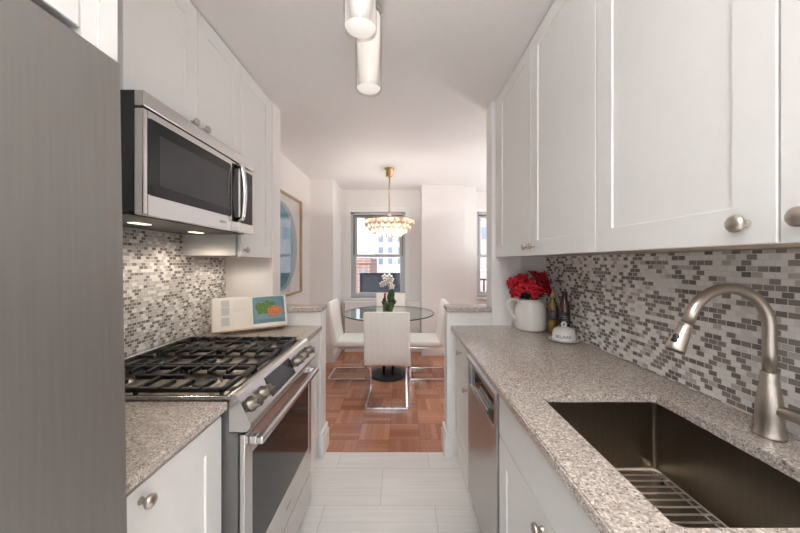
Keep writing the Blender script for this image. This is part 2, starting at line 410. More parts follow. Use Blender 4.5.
    def build(s, name, m, parent=None, origin=None):
        o3 = Vector(WO[parent.name]) if parent is not None else Vector(origin or (0, 0, 0))
        bmesh.ops.translate(s.bm, vec=-o3, verts=s.bm.verts)
        bmesh.ops.recalc_face_normals(s.bm, faces=s.bm.faces)
        me = bpy.data.meshes.new(name); s.bm.to_mesh(me); s.bm.free()
        for q in (m if isinstance(m, (list, tuple)) else [m]): me.materials.append(q)
        ob = bpy.data.objects.new(name, me); COL.objects.link(ob)
        if parent is not None: ob.parent = parent
        else: ob.location = o3
        WO[ob.name] = tuple(o3)
        return ob
WO = {}
def tag(o, label, cat, group=None):
    o['label'] = label; o['category'] = cat
    if group: o['group'] = group
    return o
def thing(name, label, cat, loc, group=None):
    o = bpy.data.objects.new(name, None); COL.objects.link(o); o.location = loc; o.empty_display_size = 0.05
    WO[o.name] = tuple(loc)
    return tag(o, label, cat, group)
def struct(name, mb, m, parent=None):
    o = mb.build(name, m, parent); o['kind'] = 'structure'
    return o
def kids(o): return [c for c in COL.objects if c.parent == o]
def dup(root, loc, rotz=None, label=None):
    r = root.copy(); COL.objects.link(r); r.location = loc
    if rotz is not None: r.rotation_euler = (0, 0, rotz)
    if label: r['label'] = label
    WO[r.name] = tuple(loc)
    def rec(a, b):
        for c in kids(a):
            d = c.copy(); COL.objects.link(d); d.parent = b
            rec(c, d)
    rec(root, r)
    return r
def text_mesh(txt, size):
    cu = bpy.data.curves.new('lettering', 'FONT'); cu.body = txt; cu.size = size; cu.align_x = 'CENTER'; cu.align_y = 'CENTER'; cu.extrude = 0.0002
    ob = bpy.data.objects.new('lettering', cu); COL.objects.link(ob)
    dg = bpy.context.evaluated_depsgraph_get()
    me = bpy.data.meshes.new_from_object(ob.evaluated_get(dg))
    b = bmesh.new(); b.from_mesh(me)
    bpy.data.objects.remove(ob); bpy.data.curves.remove(cu); bpy.data.meshes.remove(me)
    return b

# ---------------------------------------------------------------- room shell
ZC = 2.475; XL = -1.23; XR = 1.015; YS = 2.125; YE = 2.255
struct('floor', MB().box(XL-0.1, XR+0.1, -1.7, 2.175, -0.1, 0), m_tile)
struct('floor_dining', MB().box(XL-0.1, 2.8, 2.175, 5.1, -0.1, 0), m_parquet)
struct('ceiling', MB().box(XL-0.1, 2.8, -1.7, 5.1, ZC, ZC+0.1), m_ceil)
struct('wall_left', MB().box(XL-0.1, XL, -1.7, 5.1, 0, ZC), m_wall)
struct('wall_right', MB().box(XR, XR+0.12, -1.7, YS, 0, ZC), m_wall)
struct('wall_back', MB().box(XL, -0.95, -1.7, -1.6, 0, ZC).box(0.75, XR, -1.7, -1.6, 0, ZC).box(-0.95, 0.75, -1.7, -1.6, 2.30, ZC).box(-0.95, 0.75, -1.7, -1.6, 0, 0.2), m_wall)
b = MB()
for x in (-0.95, -0.125, 0.70): b.box(x, x+0.05, -1.68, -1.63, 0.2, 2.30)
b.box(-0.90, 0.70, -1.68, -1.63, 0.2, 0.25).box(-0.90, 0.70, -1.68, -1.63, 2.25, 2.30)
w3 = struct('added_back_window', b, m_trim)  # unseen window added behind the camera to let fill light in
struct('pane', MB().box(-0.90, 0.70, -1.658, -1.652, 0.25, 2.25), clear_glass('added_window_glass', (0.97, 0.985, 1.0)), w3)
XSL = -0.895; XSR = 0.627
struct('wall_stub_left', MB().box(XL, XSL, YS, YE, 0, ZC, 0.004), m_wall)
struct('wall_stub_right', MB().box(XSR, 2.7, YS, YE, 0, ZC, 0.004), m_wall)
struct('wall_half_left', MB().box(XSL, -0.560, YS, YE, 0, 1.010), m_trim)
struct('wall_half_right', MB().box(0.318, XSR, YS, YE, 0, 1.010), m_trim)
struct('wall_dining_right', MB().box(2.6, 2.7, YE, 5.1, 0, ZC), m_wall)
struct('wall_pier_left', MB().box(XL, -0.92, 4.10, 5.0, 0, ZC), m_wall)
struct('wall_pier_right', MB().box(0.293, 0.915, 4.42, 5.0, 0, ZC), m_wall)
struct('wall_pier_step', MB().box(0.915, 1.12, 4.56, 5.0, 0, ZC), m_trim)
def holed_wall(name, x0, x1, y0, y1, hx0, hx1, hz0, hz1):
    b = MB()
    b.box(x0, hx0, y0, y1, 0, ZC).box(hx1, x1, y0, y1, 0, ZC).box(hx0, hx1, y0, y1, 0, hz0).box(hx0, hx1, y0, y1, hz1, ZC)
    return struct(name, b, m_wall)
YW = 4.72
holed_wall('wall_far', -0.92, 0.293, YW, YW+0.25, -0.80, 0.065, 0.80, 2.135)
holed_wall('wall_far_right', 1.12, 2.6, 4.85, 5.10, 1.19, 2.10, 0.80, 2.16)

def sash_window(name, x0, x1, z0, z1, y, ymeet_z, casing=True):
    """double-hung window set in the wall opening; y is the room face of the wall"""
    f = MB(); w = 0.035
    yo = y + 0.05
    f.box(x0, x0+w, yo, yo+0.10, z0, z1).box(x1-w, x1, yo, yo+0.10, z0, z1).box(x0, x1, yo, yo+0.10, z1-w, z1).box(x0, x1, yo-0.01, yo+0.10, z0, z0+w)
    fr = struct(name, f, m_sash)
    if casing:
        c = MB(); cw = 0.07
        c.box(x0-cw, x0, y-0.018, y+0.05, z0, z1+cw, 0.004).box(x1, x1+cw, y-0.018, y+0.05, z0, z1+cw, 0.004).box(x0, x1, y-0.018, y+0.05, z1, z1+cw, 0.004)
        c.box(x0-cw-0.01, x1+cw+0.01, y-0.05, y+0.05, z0-0.03, z0, 0.004)
        struct('casing', c, m_trim, fr)
    d = MB()
    d.box(x0+w, x0+w+0.012, yo+0.02, yo+0.09, ymeet_z, z1-w).box(x1-w-0.012, x1-w, yo+0.02, yo+0.09, ymeet_z, z1-w)
    d.box(x0+w, x1-w, yo+0.0, yo+0.09, z1-w-0.02, z1-w)
    struct('track', d, m_sashdark, fr)
    for nm, a, b, dy in (('upper_sash', ymeet_z-0.02, z1-w, 0.055), ('lower_sash', z0+w, ymeet_z+0.02, 0.02)):
        q = MB(); k = 0.042
        X0 = x0+w+0.012 if nm == 'upper_sash' else x0+w; X1 = x1-w-0.012 if nm == 'upper_sash' else x1-w
        q.box(X0, X0+k, yo+dy, yo+dy+0.03, a, b, 0.003).box(X1-k, X1, yo+dy, yo+dy+0.03, a, b, 0.003)
        q.box(X0+k, X1-k, yo+dy, yo+dy+0.03, a, a+0.045, 0.003).box(X0+k, X1-k, yo+dy, yo+dy+0.03, b-0.04, b, 0.003)
        sh = struct(nm, q, m_sash, fr)
        struct('pane', MB().box(X0+k-0.003, X1-k+0.003, yo+dy+0.012, yo+dy+0.018, a+0.042, b-0.037), m_pane, sh)
    return fr
sash_window('window_1', -0.79, 0.055, 0.80, 2.13, YW, 1.453)
sash_window('window_2', 1.195, 2.095, 0.80, 2.155, 4.85, 1.453)

# baseboards and half-wall trim
def base(name, *boxes):
    b = MB()
    for q in boxes: b.box(*q, 0.004)
    return struct(name, b, m_trim)
base('baseboard_left', (XL, XL+0.015, YE, 4.10, 0, 0.12), (XL+0.015, -0.92, 4.085, 4.10, 0, 0.12), (-0.92, -0.905, 4.085, YW, 0, 0.12))
base('baseboard_far', (0.29, 0.93, 4.405, 4.42, 0, 0.10))
base('baseboard_half_left', (-0.5735, -0.546, YS-0.018, YE+0.018, 0, 0.17), (-0.546, -0.538, YS-0.018, YE+0.018, 0, 0.13))
base('baseboard_half_right', (0.303, 0.3515, YS-0.018, YE+0.018, 0, 0.17), (0.295, 0.303, YS-0.018, YE+0.018, 0, 0.13))

# ---------------------------------------------------------------- outdoors
def block(name, label, x0, x1, y, z0, z1, m, wx, wz, ww, wh, zmin, depth=8):
    t = thing(name, label, 'building', ((x0+x1)/2, y, z0))
    MB().box(x0, x1, y, y+depth, z0, z1).build('wall', m, t)
    MB().box(x0-0.1, x1+0.1, y-0.2, y, z1-0.5, z1-0.1).build('cornice', m, t)
    z = z1 - 1.0 - wh; n = 0
    while z > zmin and n < 90:
        x = x0 + wx*0.4
        while x + ww < x1 and n < 90:
            p = MB().box(x, x+ww, y-0.06, y+0.02, z, z+wh).build('window', m_fwin, t)
            x += wx; n += 1
        z -= wz
    return t
block('apartment_building', 'pale tall apartment block with rows of windows seen through the window', -3.5, 3.6, 40, -14, 13.0, m_bld, 1.25, 1.45, 0.55, 0.75, 0.2)
block('brick_building', 'lower red brick building left of the pale tower outside the window', -9.5, -2.9, 28, -14, 1.75, m_brick, 0.9, 1.1, 0.45, 0.7, -2.0)
block('brick_building', 'pinkish brick building filling the view of the right window', 4.6, 16.0, 25, -14, 12, m_brick2, 1.4, 1.7, 0.7, 0.95, 1.6)
tag(MB().box(-40, 40, 6.5, 60, -14.2, -14).build('street', mat('asphalt', (0.2, 0.2, 0.2), 0.9), None, (0, 30, -14)), 'grey street far below the windows', 'street')['kind'] = 'structure'
struct('floor_balcony', MB().box(-1.2, 2.6, 5.12, 6.2, 0.15, 0.3), m_bld)
t = thing('balcony_parapet', 'dark grey balcony panel just outside the middle window', 'balcony panel', (-0.4, 5.5, 0.3))
MB().box(-0.73, 0.5, 5.48, 5.52, 0.32, 1.13, 0.004).build('panel', m_parapet, t)
MB().box(-0.75, 0.52, 5.46, 5.54, 1.13, 1.16, 0.004).build('top_rail', m_rail, t)
MB().box(-0.75, -0.71, 5.48, 5.52, 0.3, 1.13).build('post', m_rail, t)
t = thing('balcony_railing', 'thin dark balcony railing outside the right window', 'railing', (1.7, 5.6, 0.3))
MB().box(1.0, 2.5, 5.58, 5.62, 1.02, 1.05).build('top_rail', m_rail, t)
for x in (1.07, 1.50, 1.9, 2.3): MB().box(x, x+0.025, 5.59, 5.61, 0.3, 1.02).build('post', m_rail, t)

# ---------------------------------------------------------------- knobs
def knob(x, sx, y, z, parent, r=0.0155, m=None):
    M = Matrix.Rotation(PI/2*sx, 4, 'Y')
    prof = [(0.008, 0), (0.008, 0.002), (0.0055, 0.005), (0.0055, 0.012), (r*0.8, 0.016), (r, 0.020), (r*0.97, 0.025), (r*0.7, 0.029), (0.002, 0.031)]
    return MB().lathe(prof, (x, y, z), M=M, n=24).build('knob', m or m_nickel, parent)

# ---------------------------------------------------------------- upper cabinets
def upper(label, xf, sx, xw, y0, y1, z0, doors, knobs, zt=ZC-0.003, stile=0.072):
    """doors: list of (y0,y1); knobs: list of (y,z) or None"""
    t = thing('upper_cabinet', label, 'cabinet', ((xf+xw)/2, (y0+y1)/2, z0))
    b = MB(); b.box(xw, xf - sx*0.032, y0+0.001, y1-0.001, z0+0.008, zt)
    b.build('body', m_cab, t)
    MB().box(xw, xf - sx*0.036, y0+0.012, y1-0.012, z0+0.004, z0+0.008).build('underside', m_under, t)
    for (a, c), k in zip(doors, knobs):
        d = MB().shaker(xf, sx, a+0.002, c-0.002, z0, zt-0.004, stile=stile).build('door', m_cab, t)
        if k: knob(xf, sx, k[0], k[1], d, 0.0165)
    return t
XUL = -0.90; XUR = 0.65
upper('white upper cabinet between the fridge and the microwave', XUL, 1, XL+0.002, 0.60, 0.962, 1.385, [(0.60, 0.962)], [(0.93, 1.43)])
upper('short white two-door upper cabinet directly above the microwave', XUL, 1, XL+0.002, 0.985, 1.708, 1.907, [(0.985, 1.347), (1.347, 1.708)], [(1.31, 1.957), (1.385, 1.957)])
upper('tall narrow white upper cabinet at far end beside the microwave', XUL, 1, XL+0.002, 1.71, 2.10, 1.385, [(1.71, 2.10)], [(1.745, 1.425)])
tall = [o for o in COL.objects if o.get('label', '').startswith('tall narrow white upper')][0]
MB().lathe([(0.028, 1.3845), (0.028, 1.380), (0.022, 1.3785)], (-1.06, 1.92, 0.0045), n=24).build('puck_light', m_trim, tall)
ld = bpy.data.lights.new('puck_light', 'SPOT'); ld.energy = PUCKLAMP; ld.color = (1, 0.88, 0.72); ld.spot_size = math.radians(165); ld.spot_blend = 0.5; ld.shadow_soft_size = 0.02
lo = bpy.data.objects.new('puck_light', ld); COL.objects.link(lo); lo.parent = tall; lo.location = Vector((-1.06, 1.92, 1.372)) - Vector(WO[tall.name])
upper('white two-door upper cabinet above the red flowers', XUR, -1, XR-0.002, 1.021, 2.05, 1.389, [(1.534, 2.05), (1.021, 1.534)], [(1.575, 1.435), (1.495, 1.435)])
upper('large white two-door upper cabinet above the sink and faucet', XUR, -1, XR-0.002, 0.03, 1.019, 1.389, [(0.526, 1.019), (0.03, 0.526)], [(0.575, 1.428), (0.483, 1.428)])
struct('trim_1', MB().box(XUR+0.004, XR-0.002, 2.052, YS-0.001, 1.389, ZC-0.003), m_cab)
struct('trim_2', MB().box(XUL-0.004, XL+0.002, 2.102, YS-0.001, 1.385, ZC-0.003), m_cab)

# cabinet over the fridge
t = thing('upper_cabinet', 'white cabinet over the tall steel fridge', 'cabinet', (-0.88, 0.2, 1.74))
MB().box(XL+0.002, -0.575, -0.24, 0.518, 1.775, ZC-0.003).build('body', m_cab, t)
MB().box(XL+0.002, -0.545, 0.519, 0.545, 1.738, ZC-0.003).build('filler_panel', m_cab, t)
MB().box(XL+0.002, -0.543, 0.5465, 0.583, 1.738, ZC-0.003).build('filler_panel', m_cab, t)
d = MB().shaker(-0.545, 1, -0.24, 0.130, 1.753, ZC-0.007).build('door', m_cab, t); knob(-0.545, 1, 0.09, 1.80, d)
d = MB().shaker(-0.545, 1, 0.133, 0.516, 1.754, ZC-0.007).build('door', m_cab, t); knob(-0.545, 1, 0.17, 1.80, d)

# ---------------------------------------------------------------- fridge
t = thing('refrigerator', 'tall stainless steel refrigerator at the left edge', 'refrigerator', (-0.88, 0.17, 0))
MB().box(XL+0.02, -0.60, -0.235, 0.573, 0.03, 1.715, 0.004).build('body', m_darksteel, t)
def curved_door(z0, z1):
    b = MB(); n = 10; pts = []
    for i in range(n+1):
        f = i/n; y = -0.238 + f*0.820
        pts.append((-0.0015*(2*f-1)**8, y))
    lean = lambda z: -0.536 + 0.0155*(1.734-z)
    b.skin([[(-0.598, -0.238, z)] + [(lean(z)+p[0], p[1], z) for p in pts] + [(-0.598, 0.582, z)] for z in (z0, z1)], cap0=True, cap1=True, smooth=False)
    return b
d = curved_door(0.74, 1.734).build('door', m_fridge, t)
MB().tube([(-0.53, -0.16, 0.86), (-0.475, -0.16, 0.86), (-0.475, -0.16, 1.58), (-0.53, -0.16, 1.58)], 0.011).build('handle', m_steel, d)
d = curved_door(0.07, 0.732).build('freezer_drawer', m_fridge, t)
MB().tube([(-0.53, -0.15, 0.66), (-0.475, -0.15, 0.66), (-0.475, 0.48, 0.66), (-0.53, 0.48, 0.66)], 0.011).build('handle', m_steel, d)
MB().box(XL+0.05, -0.60, -0.22, 0.56, 0.0, 0.03).build('plinth', m_black, t)

# ---------------------------------------------------------------- base cabinets, left
ZK = 0.884
def base_cab(label, xf, sx, xw, y0, y1, fronts, skirt=True, hollow=False, toe=False):
    t = thing('base_cabinet', label, 'cabinet', ((xf+xw)/2, (y0+y1)/2, 0))
    b = MB(); xb = xf - sx*0.021
    if hollow:
        b.box(xw, xb, y0, y0+0.018, 0.1, ZK).box(xw, xb, y1-0.018, y1, 0.1, ZK).box(xw, xb, y0, y1, 0.1, 0.118)
        b.box(xb, xb - sx*0.018, y0, y1, 0.118, 0.16).box(xb, xb - sx*0.018, y0, y1, ZK-0.03, ZK)
        b.box(xw, xb - sx*0.045, y0, y1, 0.0, 0.1)
    else:
        b.box(xw, xb, y0, y1, 0.0 if skirt else 0.1, ZK)
        if not skirt: b.box(xw, xb - sx*0.045, y0, y1, 0, 0.1)
    b.build('body', m_cab, t)
    if skirt:
        MB().box(xb, xf + sx*-0.018, y0, y1, 0.0, 0.165, 0.003).build('skirting', m_trim, t)
    for nm, a, c, z0, z1, flat, k in fronts:
        d = MB().shaker(xf, sx, a+0.0015, c-0.0015, z0, z1, flat=flat).build(nm, m_cab, t)
        if k: knob(xf, sx, k[0], k[1], d, 0.015)
    return t
XBL = -0.569; XBR = 0.372
base_cab('white base cabinet between the fridge and the range', XBL, 1, XL+0.002, 0.60, 0.968,
         [('door', 0.60, 0.966, 0.11, 0.868, False, (0.665, 0.835))], skirt=False)
base_cab('narrow white base cabinet under the open cookbook past the range', XBL, 1, XL+0.002, 1.712, 2.106,
         [('drawer', 1.716, 2.10, 0.745, 0.868, True, (1.90, 0.80)), ('door', 1.716, 2.10, 0.17, 0.740, False, (1.765, 0.69))])
# ---------------------------------------------------------------- base cabinets, right
base_cab('white base cabinet at the far end of the right counter', XBR, -1, XR-0.002, 1.676, 2.106,
         [('drawer', 1.679, 2.10, 0.693, 0.876, True, (1.90, 0.79)), ('door', 1.679, 2.10, 0.17, 0.687, False, (1.735, 0.625))])
base_cab('white sink base cabinet with false drawer front nearest on the right', XBR, -1, XR-0.002, 0.33, 1.166,
         [('false_front', 0.333, 1.163, 0.700, 0.876, True, None), ('door', 0.750, 1.163, 0.11, 0.694, False, (0.800, 0.655)), ('door', 0.333, 0.747, 0.11, 0.694, False, (0.70, 0.655))],
         skirt=False, hollow=True)

# ---------------------------------------------------------------- worktops
CT = 0.914; CB = 0.887
def worktop(b, m, name, label):
    o = b.build(name, m); return tag(o, label, 'countertop')
b = MB().box(XL+0.008, -0.5525, 0.59, 0.970, CB, CT, 0.004); worktop(b, m_gran, 'countertop', 'speckled brown stone countertop piece between fridge and range')
b = MB().box(XL+0.008, -0.5525, 1.708, YS-0.001, CB, CT, 0.004); worktop(b, m_gran, 'countertop', 'small speckled stone countertop piece under the open cookbook')
def rrect(x0, x1, y0, y1, r, n=6):
    pts = []
    for cx, cy, a in ((x1-r, y1-r, 0), (x0+r, y1-r, PI/2), (x0+r, y0+r, PI), (x1-r, y0+r, 1.5*PI)):
        for i in range(n+1):
            q = a + PI/2*i/n; pts.append((cx + r*math.cos(q), cy + r*math.sin(q)))
    return pts
SX0, SX1, SY0, SY1 = 0.458, 0.849, 0.507, 1.021
b = MB().holed([(0.344, 0.30), (XR-0.008, 0.30), (XR-0.008, YS-0.001), (0.344, YS-0.001)], rrect(SX0, SX1, SY0, SY1, 0.018), CB, CT)
bmesh.ops.bevel(b.bm, geom=[e for e in b.bm.edges if all(abs(v.co.z-CT) < 1e-5 and abs(v.co.x-0.344) < 1e-5 for v in e.verts)], offset=0.004, segments=2, affect='EDGES')
worktop(b, m_gran, 'countertop', 'long speckled stone countertop with the sink cut into it')
tag(MB().box(XSL+0.002, -0.553, YS-0.022, YE+0.02, 1.011, 1.043, 0.004).build('ledge_cap', m_gran), 'stone ledge cap on the left half wall behind the cookbook', 'ledge')
tag(MB().box(0.313, XSR-0.002, YS-0.022, YE+0.02, 1.011, 1.043, 0.004).build('ledge_cap', m_gran), 'stone ledge cap on the right half wall beside the flower jug', 'ledge')

# ---------------------------------------------------------------- backsplashes
tag(MB().box(XL+0.001, XL+0.007, 0.58, YS-0.001, CT+0.001, 1.384).box(XL+0.001, XL+0.007, 0.964, 1.707, 1.384, 1.505).build('tile_backsplash', m_mosL), 'grey and white mosaic backsplash behind the gas range', 'backsplash')
tag(MB().box(XR-0.007, XR-0.001, 0.30, YS-0.001, CT+0.001, 1.39).build('tile_backsplash', m_mosR), 'grey and white mosaic backsplash behind the faucet', 'backsplash')

# ---------------------------------------------------------------- sink, grid, faucet
t = thing('sink', 'deep dark stainless undermount sink in the right counter', 'sink', ((SX0+SX1)/2, (SY0+SY1)/2, 0.655))
b = MB(); z0 = 0.655
ri = rrect(SX0-0.004, SX1+0.004, SY0-0.004, SY1+0.004, 0.014, 4); ro = rrect(SX0-0.008, SX1+0.008, SY0-0.008, SY1+0.008, 0.018, 4)
rl = rrect(SX0-0.03, SX1+0.03, SY0-0.03, SY1+0.03, 0.02, 4)
P = lambda r, z: [(p[0], p[1], z) for p in r]
rs = rrect(SX0+0.004, SX1-0.004, SY0+0.004, SY1-0.004, 0.012, 4)
b.skin([P(rl, CB-0.003), P(rl, CB-0.0005), P(ri, CB-0.0005), P(ri, z0+0.010), P(rs, z0+0.002), P([( (SX0+SX1)/2 + (p[0]-(SX0+SX1)/2)*0.12, 0.80+(p[1]-(SY0+SY1)/2)*0.09) for p in rs], z0)], smooth=False, cap1=True)
b.skin([P(rl, CB-0.003), P(ro, CB-0.003), P(ro, z0-0.006)], smooth=False, cap1=True)
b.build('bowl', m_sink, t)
MB().lathe([(0.043, 0.0), (0.045, 0.002), (0.038, 0.003), (0.034, 0.0015), (0.004, 0.0012)], (0.655, 0.80, z0+0.0005)).build('drain', m_steelw, t)
t = thing('sink_grid', 'wire rack lying in the bottom of the sink', 'rack', (0.656, 0.76, z0))
b = MB(); gz = 0.674; gx0, gx1, gy0, gy1 = SX0+0.014, SX1-0.012, SY0+0.03, 1.002
b.tube([(p[0], p[1], gz) for p in rrect(gx0, gx1, gy0, gy1, 0.02)] + [(gx1, gy1-0.02, gz)], 0.0026, 8).build('rim', m_steelw, t)
for wx in (gx1-0.018, gx0+0.018): MB().tube([(wx, gy0, gz-0.003), (wx, gy1, gz-0.003)], 0.002, 8).build('long_wire', m_steelw, t)
y = gy1 - 0.0255
while y > gy0 + 0.01:
    MB().tube([(gx0, y, gz), (gx1, y, gz)], 0.0025, 8).build('cross_wire', m_steelw, t); y -= 0.0255
for fx in (gx0+0.018, gx1-0.018):
    for fy in (gy0+0.04, gy1-0.045):
        MB().cyl((fx, fy, z0+0.0045), (fx, fy, gz-0.001), 0.006, n=10).build('foot', m_black, t)

FX, FY = 0.935, 0.775
t = thing('faucet', 'brushed nickel gooseneck pull-down faucet behind the sink', 'faucet', (FX, FY, CT))
MB().lathe([(0.029, 0.0005), (0.030, 0.004), (0.0285, 0.009), (0.0262, 0.018), (0.0258, 0.05), (0.0252, 0.075), (0.0228, 0.10), (0.019, 0.125), (0.0172, 0.135), (0.0168, 0.137), (0.0168, 0.160), (0.0155, 0.163), (0.013, 0.164)], (FX, FY, CT), n=40).build('body', m_nickel, t)
R = 0.103; zc = 1.186; cx = FX - R
path = [(FX, FY, CT+0.155), (FX, FY, 1.13)]
for i in range(0, 32):
    a = math.radians(5*i)
    path.append((cx + R*math.cos(a), FY, zc + R*math.sin(a)))
a = math.radians(155); d = Vector((-math.sin(a), 0, math.cos(a))); p = Vector(path[-1])
path.append(tuple(p + d*0.03)); p1 = p + d*0.034
MB().tube(path, 0.0132, 20).build('spout', m_nickel, t)
q = d.to_track_quat('Z', 'Y').to_matrix().to_4x4()
h = MB().lathe([(0.0140, 0.0), (0.0140, 0.004), (0.0130, 0.005), (0.0138, 0.010), (0.0170, 0.035), (0.0200, 0.062), (0.0203, 0.070), (0.018, 0.076), (0.016, 0.074), (0.004, 0.072)], tuple(p1), M=q, n=32).build('spray_head', m_nickel, t)
nrm = Vector((-0.96, -0.28, 0.0)); bp = p1 + d*0.034 + nrm*0.0165
MB().lathe([(0.006, -0.004), (0.0078, 0.001), (0.006, 0.005), (0.001, 0.006)], tuple(bp), M=nrm.to_track_quat('Z', 'Y').to_matrix().to_4x4(), n=20).lathe([(0.006, -0.004), (0.0078, 0.001), (0.006, 0.005), (0.001, 0.006)], tuple(bp + d*0.011), M=nrm.to_track_quat('Z', 'Y').to_matrix().to_4x4(), n=20).build('spray_button', m_black, h)
hd = Vector((0.15, -1, 0.02)).normalized(); hs = Vector((FX, FY, 0.985))
lv = MB().lathe([(0.0145, 0.015), (0.0148, 0.052), (0.0165, 0.055), (0.0165, 0.085), (0.013, 0.095), (0.003, 0.097)], tuple(hs), M=hd.to_track_quat('Z', 'Y').to_matrix().to_4x4(), n=28).build('handle', m_nickel, t)
e = hs + hd*0.075
MB().tube([tuple(e), tuple(e + Vector((0.01, -0.02, 0.03))), tuple(e + Vector((0.015, -0.05, 0.075)))], [0.009, 0.008, 0.006], 12).build('lever', m_nickel, lv)

# ---------------------------------------------------------------- dishwasher
t = thing('dishwasher', 'slim stainless steel dishwasher with dark control strip', 'dishwasher', (0.68, 1.42, 0))
y0, y1 = 1.172, 1.670
MB().box(0.396, XR-0.05, y0+0.002, y1-0.002, 0.10, 0.868).build('body', m_darksteel, t)
MB().box(0.41, XR-0.06, y0+0.004, y1-0.004, 0.0, 0.10).build('toe_kick', m_black, t)
d = MB()
d.box(0.3650, 0.3940, y0, y1, 0.115, 0.700, 0.003)
d.prism([(0.3650, 0.700), (0.3940, 0.700), (0.3940, 0.858), (0.3720, 0.858), (0.3580, 0.845), (0.3580, 0.822), (0.3650, 0.812)], 'Y', y0, y0+0.035)
d.prism([(0.3650, 0.700), (0.3940, 0.700), (0.3940, 0.858), (0.3720, 0.858), (0.3580, 0.845), (0.3580, 0.822), (0.3650, 0.812)], 'Y', y1-0.03, y1)
d.prism([(0.3820, 0.812), (0.3940, 0.812), (0.3940, 0.858), (0.3720, 0.858), (0.3580, 0.845), (0.3580, 0.822), (0.3650, 0.812)], 'Y', y0+0.035, y1-0.03)
d.box(0.3860, 0.3940, y0+0.035, y1-0.03, 0.700, 0.812)
dd = d.build('door', m_dwsteel, t)
MB().box(0.3800, 0.3855, y0+0.036, y1-0.031, 0.702, 0.811).build('control_strip', m_blackglass, dd)
MB().box(0.3610, 0.3720, y0+0.13, y1-0.14, 0.722, 0.732, 0.002).box(0.3725, 0.380, y0+0.15, y1-0.16, 0.722, 0.728).build('latch_handle', m_steel, dd)
b = MB()
for k in range(5): b.box(0.3785, 0.3797, y0+0.28+0.03*k, y0+0.296+0.03*k, 0.775, 0.779)
b.build('button_marks', m_lab2, dd)
def logo(parent, txt, size, M, m=m_text):
    b = text_mesh(txt, size); bmesh.ops.transform(b, matrix=M, verts=b.verts)
    q = MB(); q.merge(b); return q.build('logo', m, parent)
ML = Matrix(((0, 0, 1, 0), (1, 0, 0, 0), (0, 1, 0, 0), (0, 0, 0, 1)))          # text facing +x, reading along +y
MR = Matrix(((0, 0, -1, 0), (-1, 0, 0, 0), (0, 1, 0, 0), (0, 0, 0, 1)))        # text facing -x, reading along -y
logo(dd, 'BOSCH', 0.016, Matrix.Translation((0.3646, 1.20, 0.30)) @ MR, m_textl)

# ---------------------------------------------------------------- range
t = thing('gas_range', 'stainless steel gas range with black iron grates', 'stove', (-0.87, 1.338, 0))
y0, y1 = 0.975, 1.703
MB().box(XL+0.012, -0.552, y0, y1, 0.03, 0.905).box(-0.5525, -0.524, y0, y1, 0.03, 0.808).build('body', m_darksteel, t)
b = MB().box(XL+0.012, -0.545, y0, y0+0.014, 0.9055, 0.926, 0.003).box(XL+0.012, -0.545, y1-0.014, y1, 0.9055, 0.926, 0.003).box(-0.572, -0.545, y0+0.014, y1-0.014, 0.9055, 0.926, 0.003).box(XL+0.012, XL+0.05, y0+0.014, y1-0.014, 0.9055, 0.926, 0.003)
ct = b.build('cooktop', m_steel, t)
MB().box(XL+0.05, -0.572, y0+0.014, y1-0.014, 0.9055, 0.9165).build('burner_pan', m_pan, ct)
MB().box(XL+0.010, XL+0.05, y0, y1, 0.926, 0.945, 0.004).build('rear_trim', m_steel, t)
prof = [(-0.551, 0.812), (-0.551, 0.9268), (-0.545, 0.932), (-0.532, 0.931), (-0.524, 0.925), (-0.483, 0.838), (-0.484, 0.826), (-0.495, 0.812)]
cp = MB().prism(prof, 'Y', y0, y1).build('control_panel', m_steel, t)
fn = Vector((0.087, 0, 0.041)).normalized(); fm = Vector((-0.5035, 0, 0.8815))
MQ = fn.to_track_quat('Z', 'Y').to_matrix().to_4x4()
for y in (1.022, 1.108, 1.455, 1.537, 1.619):
    k = MB().lathe([(0.025, 0.0), (0.0255, 0.004), (0.0205, 0.006), (0.0205, 0.030), (0.0195, 0.033), (0.003, 0.034)], (fm.x, y, fm.z), M=MQ, n=28).build('knob', m_knob, t)
    c = fm + Vector((0, y, 0)); c.y = y
    MI = Matrix.Translation(c) @ MQ
    MB().box(-0.018, 0.018, -0.0045, 0.0045, 0.033, 0.042, 0.002, 2, MI).build('grip', m_knob, k)
    MB().box(0.010, 0.020, -0.001, 0.001, 0.0415, 0.0425, M=MI).build('pointer', m_text, k)
# display
MI = Matrix.Translation((fm.x, 1.28, fm.z)) @ MQ
ex = (MQ @ Vector((1, 0, 0))).xyz
b = MB()
dn = Vector((-0.041*-1, 0, 0)) 
down = Vector((0.041, 0, -0.087)).normalized()
c0 = Vector((fm.x, 0, fm.z)) + fn*0.0006
def pt(u, y, off=0.0): 
    p = c0 + down*u + fn*off; return (p.x, y, p.z)
b.skin([[pt(-0.038, 1.155), pt(-0.038, 1.40), pt(0.038, 1.40), pt(0.038, 1.155)], [pt(-0.038, 1.155, 0.002), pt(-0.038, 1.40, 0.002), pt(0.038, 1.40, 0.002), pt(0.038, 1.155, 0.002)]], cap0=True, cap1=True, smooth=False)
b.build('display', m_blackglass, t)
